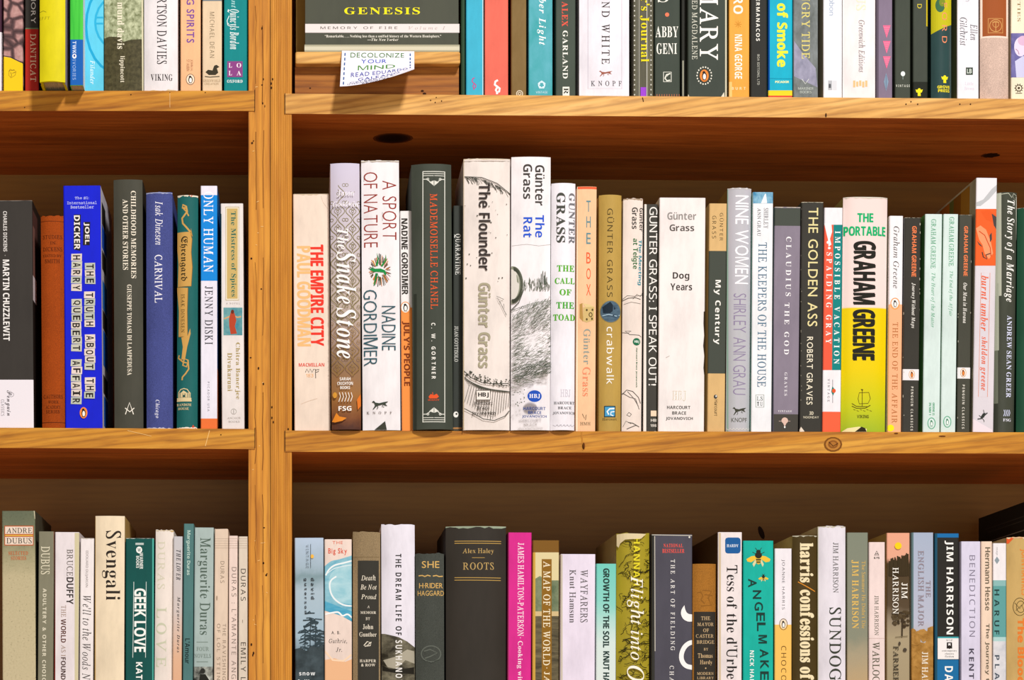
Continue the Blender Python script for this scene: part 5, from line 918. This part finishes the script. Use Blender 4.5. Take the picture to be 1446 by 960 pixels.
book('r3', 'grey-green cloth hardback with gold capitals and a wavy rule', 586.6, 627.4, 781.5, ('cloth', '#4b4f49'),
     z(22, U('T', 'SHE', 'G', '#d3ab62', 783, 291, 882, 330, .04), LN('O', '#d3ab62', 6, (765, 374), (785, 372), (800, 378), (815, 371), (832, 376)), LN('O', '#d3ab62', 6, (845, 376), (865, 372), (880, 378), (902, 376)), U('A', 'H·RIDER', 'G', '#d3ab62', 768, 415, 902, 444), U('A', 'HAGGARD', 'G', '#d3ab62', 760, 458, 908, 487), RG('O', '#5f645c', 6, 835, 815, 55, 45), LN('O', '#5f645c', 6, (795, 800), (830, 790), (870, 810), (830, 830), (800, 840)), LN('O', '#383c37', 5, (790, 850), (835, 866), (880, 848))), xb=(587.2, 628), hb=True, wear=True, bulge=.003)
book('r3', 'very thick near-black hardback with gold rules and small gold lettering', 629.5, 715.4, 743.5, '#342f29',
     z(23, LN('O', '#b4924e', 4, (128, 178), (392, 179)), LN('O', '#b4924e', 4, (128, 190), (392, 191)), U('A', 'Alex Haley', 'R', '#b89a60', 173, 219, 350, 254), LN('O', '#b4924e', 3, (226, 272), (298, 272)), U('T', 'ROOTS', 'R', '#b89a60', 175, 299, 350, 340, .06), LN('O', '#b4924e', 4, (128, 384), (390, 386)), LN('O', '#b4924e', 4, (128, 398), (390, 400))) + [WE('#8f9c86', 3.4), WE('#a9b49c', 1.6)], xb=(630.2, 715.8), hb=True, wear=True, bulge=.005, side='#241d16', depth=.15)
book('r3', 'hot pink paperback with white serif lettering', 717.2, 751.2, 752.5, '#d62a8c', z(23, RC('B', '#a83a6a', 424, 130, 434, 1500), T('A', 'JAMES HAMILTON-PATERSON', 'R', '#f6e6ee', 484, 188, 519, 715), T('T', '· Cooking with Fernet', 'R', '#f6e6ee', 478, 722, 512, 1130)), xb=(716, 749.4))
book('r3', 'landscape-photo paperback with a brown title strip down the middle', 752, 789.8, 763.5, '#d6be84',
     z(23, RC('I', '#d9cc9c', 584, 242, 716, 600), PL('I', ('noise', '#56684c', '#8a9474', 90, (1, 1, 1), .3, .7), (584, 390), (610, 375), (650, 400), (716, 400), (716, 580), (584, 580)), RC('I', '#cdb686', 584, 575, 716, 602), RC('I', ('noise', '#453f2e', '#766c50', 120, (.5, 1, 3), .35, .7), 584, 602, 716, 1500), RC('B', '#7c5722', 566, 168, 722, 242), RC('W', '#c9a044', 566, 242, 584, 1500), RC('L', '#8c6420', 620, 280, 676, 1500), T('T', 'A MAP OF THE WORLD', 'R', '#f0e6c8', 628, 292, 668, 880, .03), T('A', '· JANE HAMILTON', 'R', '#f0e6c8', 632, 892, 664, 1350)), xb=(751, 788.6))
book('r3', 'pale lilac-white paperback with two short dark lines near its head', 791.6, 841, 783, '#e6dced', z(23, RC('W', '#c9bfae', 728, 255, 738, 1500), T('T', 'WAYFARERS', 'R', '#5c5658', 838, 340, 880, 638), T('A', 'Knut Hamsun', 'R', '#5c5658', 777, 340, 812, 640)), xb=(790, 839.8))
book('r3', 'mint-to-white paperback with heavy black capitals', 842, 870.4, 796.5, ('grad', [(796, '#6fc8ba'), (850, '#86cec2'), (910, '#cfe0dc'), (1083, '#e6e4e0')], .04), z(24, T('T', 'GROWTH OF THE SOIL', 'X', '#243a36', 86, 332, 122, 780), T('A', 'KNUT HAMSUN', 'X', '#243a36', 86, 800, 122, 1090)), xb=(840.8, 869.6))
def olive():
    return rh.uniform(165, 350), rh.uniform(180, 1350)
scr = []
for i in range(230):
    x, y = olive()
    if y < 300 and x < 230 and rh.random() < .7: continue
    p = [(x, y)]; a = rh.uniform(-.8, .6)
    for _ in range(5): a += rh.uniform(-1.2, 1.2); x += 12 * math.cos(a); y += 9 * math.sin(a); p.append((x, y))
    scr.append(LN('I', '#2e2a10', rh.uniform(2, 4.5), *p))
book('r3', 'olive-gold jacketed hardback scribbled with black foliage and big white italics', 871.2, 918, 753, '#a49428',
     z(24, scr, T('A', 'HANNAH', 'SB', '#e0d22c', 258, 160, 293, 430, .1), T('T', 'Flight into', 'I', '#f4efe2', 220, 376, 316, 850), T('T', 'Our', 'I', '#f4efe2', 220, 882, 318, 1100), PL('W', '#d9c8a0', (162, 200), (165, 140), (210, 135), (330, 138), (300, 165), (210, 170), (185, 190), (175, 215))), xb=(870.4, 917.4), hb=True, bulge=.005, wear=True, side='#a48f5c', depth=.16)
book('r3', 'thick dark slate-purple paperback with a small red banner line and white swash', 919.6, 978, 755, '#4c4a55',
     z(24, RC('B', '#34332f', 350, 140, 378, 1500), U('N', 'NATIONAL', 'RB', '#ea5648', 428, 193, 537, 214, .04), U('N', 'BESTSELLER', 'RB', '#ea5648', 421, 222, 545, 245), T('T', 'THE ART OF FIELDING', 'R', '#eeece8', 468, 282, 492, 795, .28), T('A', 'CHAD HARBACH', 'R', '#eeece8', 462, 882, 486, 1250, .28),
       PL('O', '#f2f0ee', *smooth((546, 540), (550, 562), (558, 580), (572, 590), (592, 592)), *smooth((592, 632), (565, 632), (540, 618), (527, 592), (530, 565), (546, 540))), LN('O', '#f2f0ee', 26, *smooth((620, 752), (580, 752), (548, 775), (530, 815), (533, 855), (560, 885), (620, 895))), LN('W', '#c9c4b8', 4, (362, 143), (590, 147)), LN('W', '#c9c4b8', 4, (378, 150), (380, 800)), EL('W', '#e6e2d8', 574, 156, 5)), xb=(919.4, 977.4))
book('r3', 'small orange-tan cloth hardback with a black panel of gold words', 978.4, 1012, 796.5, ('cloth', '#b0752c'),
     z(24, RC('L', '#34302a', 602, 577, 724, 1500), LN('O', '#8a5a20', 6, (620, 470), (640, 465), (650, 490), (640, 510), (660, 530)), LN('O', '#8a5a20', 6, (650, 455), (700, 460), (680, 500), (700, 540), (640, 545)), LN('O', '#8a5a20', 5, (660, 480), (705, 485)), *[U('T', s, 'R', '#cdb084', a, y, b, y + 20) for s, a, b, y in (('THE', 640, 692, 604), ('MAYOR', 620, 712, 638), ('OF', 652, 684, 672), ('CASTER', 612, 712, 704), ('BRIDGE', 616, 716, 738))],
       U('N', 'BY', 'R', '#cdb084', 655, 782, 680, 796), U('A', 'Thomas', 'R', '#cdb084', 622, 812, 706, 838), U('A', 'Hardy', 'R', '#cdb084', 634, 850, 704, 880), EL('O', '#cdb084', 666, 896, 4), U('P', 'MODERN', 'R', '#cdb084', 618, 918, 712, 934), U('P', 'LIBRARY', 'R', '#cdb084', 618, 944, 712, 958)), hb=True, bulge=.003, xb=(978, 1011.6))
book('r3', 'white paperback with a rounded blue name badge at its head', 1013.4, 1048.2, 752, '#e9dfdf', z(24, RC('W', '#cbb89a', 740, 132, 752, 1500), PL('L', '#1f5a98', (776, 172), (780, 162), (792, 158), (850, 158), (860, 164), (863, 174), (863, 232), (858, 244), (848, 248), (790, 248), (780, 244), (776, 234)), U('A', 'HARDY', 'RB', '#e8eef4', 785, 196, 851, 212), T('T', "Tess of the d'Urbervilles", 'R', '#2c2826', 783, 314, 846, 1180)), xb=(1013, 1047.4), side='#5a4020', depth=.16)
def bee(x, y, s):
    q = lambda a, b: (x + a * s, y + b * s)
    return [PL('I', '#e8be3c', q(-12, 2), q(-40, 6), q(-68, 22), q(-62, 36), q(-40, 40), q(-14, 22)), PL('I', '#e8be3c', q(12, 2), q(40, 6), q(68, 22), q(62, 36), q(40, 40), q(14, 22)), PL('I', '#d8d0a0', q(-16, 22), q(-34, 50), q(-26, 66), q(-8, 34)), PL('I', '#d8d0a0', q(16, 22), q(30, 50), q(24, 66), q(8, 34)), EL('I', '#c9a83c', x, y + 26 * s, 15 * s, 26 * s), EL('I', '#2c2a20', x, y, 20 * s, 18 * s), EL('I', '#2c2a20', x, y - 20 * s, 13 * s, 11 * s), RC('I', '#2c2a20', x - 14 * s, y + 22 * s, x + 14 * s, y + 29 * s), RC('I', '#2c2a20', x - 12 * s, y + 36 * s, x + 12 * s, y + 42 * s),
            LN('I', '#2c2a20', 3 * s, q(-8, -28), q(-18, -42)), LN('I', '#2c2a20', 3 * s, q(8, -28), q(18, -42)), LN('I', '#2c2a20', 3 * s, q(-16, -8), q(-34, -18)), LN('I', '#2c2a20', 3 * s, q(16, -8), q(34, -18))]
book('r3', 'turquoise paperback with two yellow bees and black capitals stepping downward', 1049.2, 1092.6, 764, '#12b0a0',
     z(25, bee(124, 258, 1), bee(152, 380, .42), *[T('T', c, 'GB', '#1c3a34', x - 24, y - 24, x + 24, y + 24) for c, x, y in (('A', 90, 415), ('N', 116, 480), ('G', 126, 546), ('E', 136, 606), ('L', 140, 662), ('M', 148, 732), ('A', 156, 812), ('K', 158, 876), ('E', 158, 938), ('R', 158, 1000))], T('A', 'NICK HARKAWAY', 'SB', '#eaf4f2', 75, 796, 98, 1130, .06), RC('B', '#2e9a52', 208, 180, 214, 1500)), xb=(1048.8, 1092))
book('r3', 'slim paperback, white above and amber below, with thin spaced capitals', 1093.6, 1118.4, 775, '#ece7ed', [BD('B', '#f0bd60', 882.5, 1082)] + z(25, T('A', 'JOANNE HARRIS', 'S', '#5f5a5e', 254, 282, 273, 565, .16), RG('P', '#8a6a3a', 4, 265, 648, 22, 31), penguin(265, 648, 18, 26, None, '#ecd9b8', '#f4f0ec', '#2f2a26'), T('T', 'CHOCOLAT', 'S', '#6a4a1c', 252, 770, 281, 1085, .2)), xb=(1093.4, 1118), side='#a89264')
book('r3', 'dark brown jacketed hardback with fat cream lower-case lettering and an orange slash', 1119.6, 1154.4, 756.5, '#483919', z(25, T('A', 'harris', 'RX', '#e9dab2', 358, 188, 436, 412), LN('O', '#d68a2c', 5, (348, 408), (446, 462)), T('T', 'confessions of', 'RX', '#e9dab2', 358, 452, 440, 962), T('T', 'a', 'RB', '#e9dab2', 390, 985, 440, 1030)) + [WE('#b9b4a0', 2.5)], hb=True, wear=True, bulge=.003, side='#c9b070', depth=.16)
book('r3', 'tall pearl-white jacketed hardback with thin dark capitals', 1155.4, 1195, 743.5, '#e2dde6', z(25, RC('W', '#b9b8a0', 455, 100, 466, 1500), T('A', 'JIM HARRISON', 'R', '#62605f', 545, 186, 576, 470), T('T', 'SUNDOG', 'R', '#3a3e34', 524, 552, 593, 966, .02)) + [WE('#c4bda8', 2.5)], hb=True, bulge=.003, wear=True, side='#c9bb8c', depth=.17)
book('r3', 'sage-grey paperback fading to tan with golden serif lettering', 1195.8, 1226, 752.5, ('grad', [(752, '#7c8272'), (900, '#858774'), (925, '#a3977c'), (960, '#b49c76'), (1083, '#b49c76')], .05), z(25, T('T', "The Summer He Didn't Die", 'R', '#c9a75c', 707, 290, 729, 672), T('A', 'JIM HARRISON', 'RB', '#dab45e', 648, 285, 690, 672, .04)))
book('r3', 'pale pink paperback with a small black triangle mark at its head', 1226.8, 1250, 766, '#ead6d2', z(25, LN('P', '#5a544c', 5, (780, 258), (792, 234), (804, 258), (780, 258)), LN('P', '#5a544c', 4, (784, 250), (800, 250)), U('N', '6.95', 'X', '#5a544c', 776, 267, 808, 279), T('A', 'JIM HARRISON', 'R', '#6a685a', 779, 486, 803, 710), LN('O', '#c9b0a8', 2, (745, 727), (835, 727)), T('T', 'WARLOCK', 'R', '#55533f', 768, 748, 808, 1010)))
tr = []
for i in range(60):
    x = rh.uniform(108, 212); tr.append(LN('I', '#3c301c', rh.uniform(4, 9), (x, 420), (x + rh.uniform(-4, 4), 350 - (x - 108) * .3 - rh.uniform(-12, 22))))
for i in range(34):
    a, q = rh.uniform(0, 6.28), rh.random() ** .6
    tr.append(EL('I', rh.choice(['#3c3020', '#4a3c26', '#544630']), 176 + 50 * q * math.cos(a), 640 + 48 * q * math.sin(a), rh.uniform(6, 13), rh.uniform(5, 10)))
book('r3', 'paperback with a peach dusk sky, yellow sun and dark trees over snow', 1252, 1285, 753, ('grad', [(753, '#e2a184'), (788, '#e0a488'), (796, '#4a3a22'), (856, '#544430'), (876, '#8f806a'), (900, '#a59678'), (1083, '#9a8a6a')], .02),
     z(26, [[a[0], 'J'] + a[2:] for a in tr], EL('I', '#f0cc1c', 155, 263, 18), LN('I', '#3c3020', 7, (175, 738), (177, 640)), LN('I', '#6a5c42', 3, (140, 738), (205, 733)), EL('I', '#4a4034', 190, 805, 10), EL('I', '#4a4034', 162, 772, 6, 10), T('A', 'JIM', 'R', '#f0ece2', 172, 455, 203, 538), T('A', 'HARRISON', 'R', '#f0ece2', 126, 376, 157, 618), T('T', 'FARMER', 'R', '#2f2a20', 130, 785, 157, 975)), side='#b09250')
gt = [EL('I', ('noise', '#8a5e1e', '#c0904a', 110, (1, 1, 1), .3, .7), 225 + rh.uniform(0, 110), 790 + rh.uniform(-80, 160), rh.uniform(12, 26), rh.uniform(16, 34)) for _ in range(46)]
book('r3', 'paperback with a soft blue sky over golden brown trees', 1286.6, 1318.4, 752.5, ('grad', [(752, '#a2aec4'), (880, '#b4b8ca'), (925, '#b8a688'), (1083, '#8a6a30')], .03), z(26, RC('B', '#5c7478', 215, 190, 236, 760), PL('I', ('noise', '#8a5e1e', '#b88a44', 110, (1, 1, 1), .3, .7), (220, 700), (236, 690), (246, 760), (300, 770), (310, 690), (340, 680), (345, 1500), (220, 1500)), gt, T('T', 'THE', 'R', '#978a94', 301, 444, 325, 530, .04), T('T', 'ENGLISH MAJOR', 'R', '#978a94', 260, 287, 290, 682, .05), T('A', 'JIM HARRISON', 'R', '#ede6d6', 279, 815, 311, 1110)))
book('r3', 'black and blue paperback with bold white name and a white emblem box', 1319.6, 1354.4, 753.5, '#292723', [BD('B', '#1b6aa6', 753, 759.5), BD('B', '#1c6a9e', 932, 1083)] +
     z(26, RC('B', '#1f4f66', 335, 190, 360, 1500), T('A', 'JIM HARRISON', 'SB', '#f2f0ec', 398, 236, 444, 724, .08), RC('L', '#ebe7e6', 362, 742, 478, 853), RC('L', '#3aa0a8', 362, 736, 478, 744), U('P', 'WSP', 'R', '#6a6664', 405, 750, 440, 760), LN('P', '#26221e', 9, (413, 798), (413, 768), (433, 768), (433, 798)), EL('P', '#26221e', 423, 790, 7, 10), U('P', 'contemporary', 'R', '#55504c', 384, 805, 462, 816), U('P', 'classics', 'R', '#55504c', 400, 820, 446, 829), U('P', 'fiction', 'R', '#55504c', 400, 834, 446, 844), T('T', 'DALVA', 'SB', '#f2f0ec', 399, 890, 441, 1090, .1)))
book('r3', 'pale lavender paperback with grey spaced capitals', 1356, 1384.8, 765, '#d7d2e8', z(26, RC('W', '#8f8a9c', 478, 240, 486, 1500), T('T', 'BENEDICTION', 'S', '#7f798c', 527, 312, 557, 736, .16), T('A', 'KENT HARUF', 'SB', '#4a4656', 525, 798, 551, 1200, .14)))
book('r3', 'slim peach paperback with one line of plain grey-brown lettering', 1385.4, 1401.4, 765, '#ecd2bc', z(26, T('A', 'Hermann Hesse', 'SB', '#6a5f4e', 609, 270, 636, 600), T('T', 'The Journey to the East', 'SB', '#6a5f4e', 608, 668, 633, 1190)))
book('r3', 'white and teal paperback with dark spaced capitals and a grey diamond', 1402, 1421.4, 767.5, '#ebe7ea', z(26, RC('B', '#86b4b2', 640, 442, 725, 472), RC('B', '#5d9c9a', 640, 472, 725, 738), RC('B', '#a9cccb', 640, 738, 725, 760), RC('I', ('noise', '#b9bcc4', '#e6e4e6', 60, (1, 1, 1), .3, .7), 640, 760, 725, 1500), PL('O', '#8a98a0', (671, 318), (684, 338), (671, 358), (658, 338)), T('N', 'ntage', 'S', '#a8a4a6', 664, 270, 676, 312), T('A', 'HARUF', 'SB', '#24403e', 657, 490, 683, 725, .3), T('T', 'PLAINSONG', 'SB', '#4a5460', 659, 832, 684, 1260, .3)))
book('r3', 'worn tan jacketed hardback with faded orange lettering, cut by the edge of the picture', 1422.4, 1464, 759, '#c6a566', z(26, T('A', 'JOHN HAWKES', 'SB', '#d8843a', 790, 278, 830, 520), T('T', 'The Blood Oranges', 'X', '#dc7a30', 768, 640, 815, 1300), RG('O', '#5a4a28', 3, 790, 580, 34, 46), RG('O', '#5a4a28', 3, 795, 580, 22, 30), LN('O', '#5a4a28', 3, (765, 560), (790, 590), (810, 560)), LN('O', '#5a4a28', 3, (770, 600), (800, 570), (812, 600)), PL('W', '#e05a28', (715, 205), (725, 200), (812, 198), (812, 224), (760, 222), (735, 250), (722, 250), (716, 230))) + [WE('#d8c8a4', 3)], hb=True, wear=True, bulge=.003, side='#c9b48a')
book('r3', 'tall black book whose dark side shows above the tan jacketed hardback at the edge', 1466, 1497, 702, '#1d1b18', [SD('#8f877c', .012, .19, 742, 743.2, -1), SD('#4a4640', .03, .17, 722, 723, -1), SD('#4a4640', .03, .16, 728, 729, -1)], hb=True, depth=.195, bulge=.001)
# ------------------------------------------------------------------ light
def area(name, loc, target, size, power, color, sy=None):
    l = bpy.data.lights.new(name, 'AREA'); l.energy = power; l.color = color; l.size = size
    if sy: l.shape = 'RECTANGLE'; l.size_y = sy
    o = bpy.data.objects.new(name, l); COL.objects.link(o); o.location = loc
    o.rotation_euler = (Vector(target) - Vector(loc)).to_track_quat('-Z', 'Y').to_euler(); return o
area('ceiling_lamp', (1.07, -2.97, 4.47), (.22, 0, 1.75), .45, 164, (1, .98, .965))
area('room_fill', (.27, -3.1, 1.25), (.27, 0, 1.75), 2.6, 32, (1, .965, .94), 1.2)
w_ = bpy.data.worlds.new('room_light'); scene.world = w_; w_.use_nodes = True
w_.node_tree.nodes['Background'].inputs[0].default_value = (1, .88, .74, 1); w_.node_tree.nodes['Background'].inputs[1].default_value = .2
cam = bpy.data.cameras.new('camera'); cam.sensor_width = 36; cam.lens = 36 * (D / K) / 1446
cam.shift_x = (723 - PX0) / 1446; cam.shift_y = (PY0 - 480) / 1446; cam.clip_start = .05
co = bpy.data.objects.new('camera', cam); COL.objects.link(co); co.location = (0, -D, H); co.rotation_euler = (math.pi / 2, 0, 0)
scene.camera = co
scene.view_settings.view_transform = 'Standard'
scene.view_settings.look = 'None'
bpy.data.objects.remove(_co)
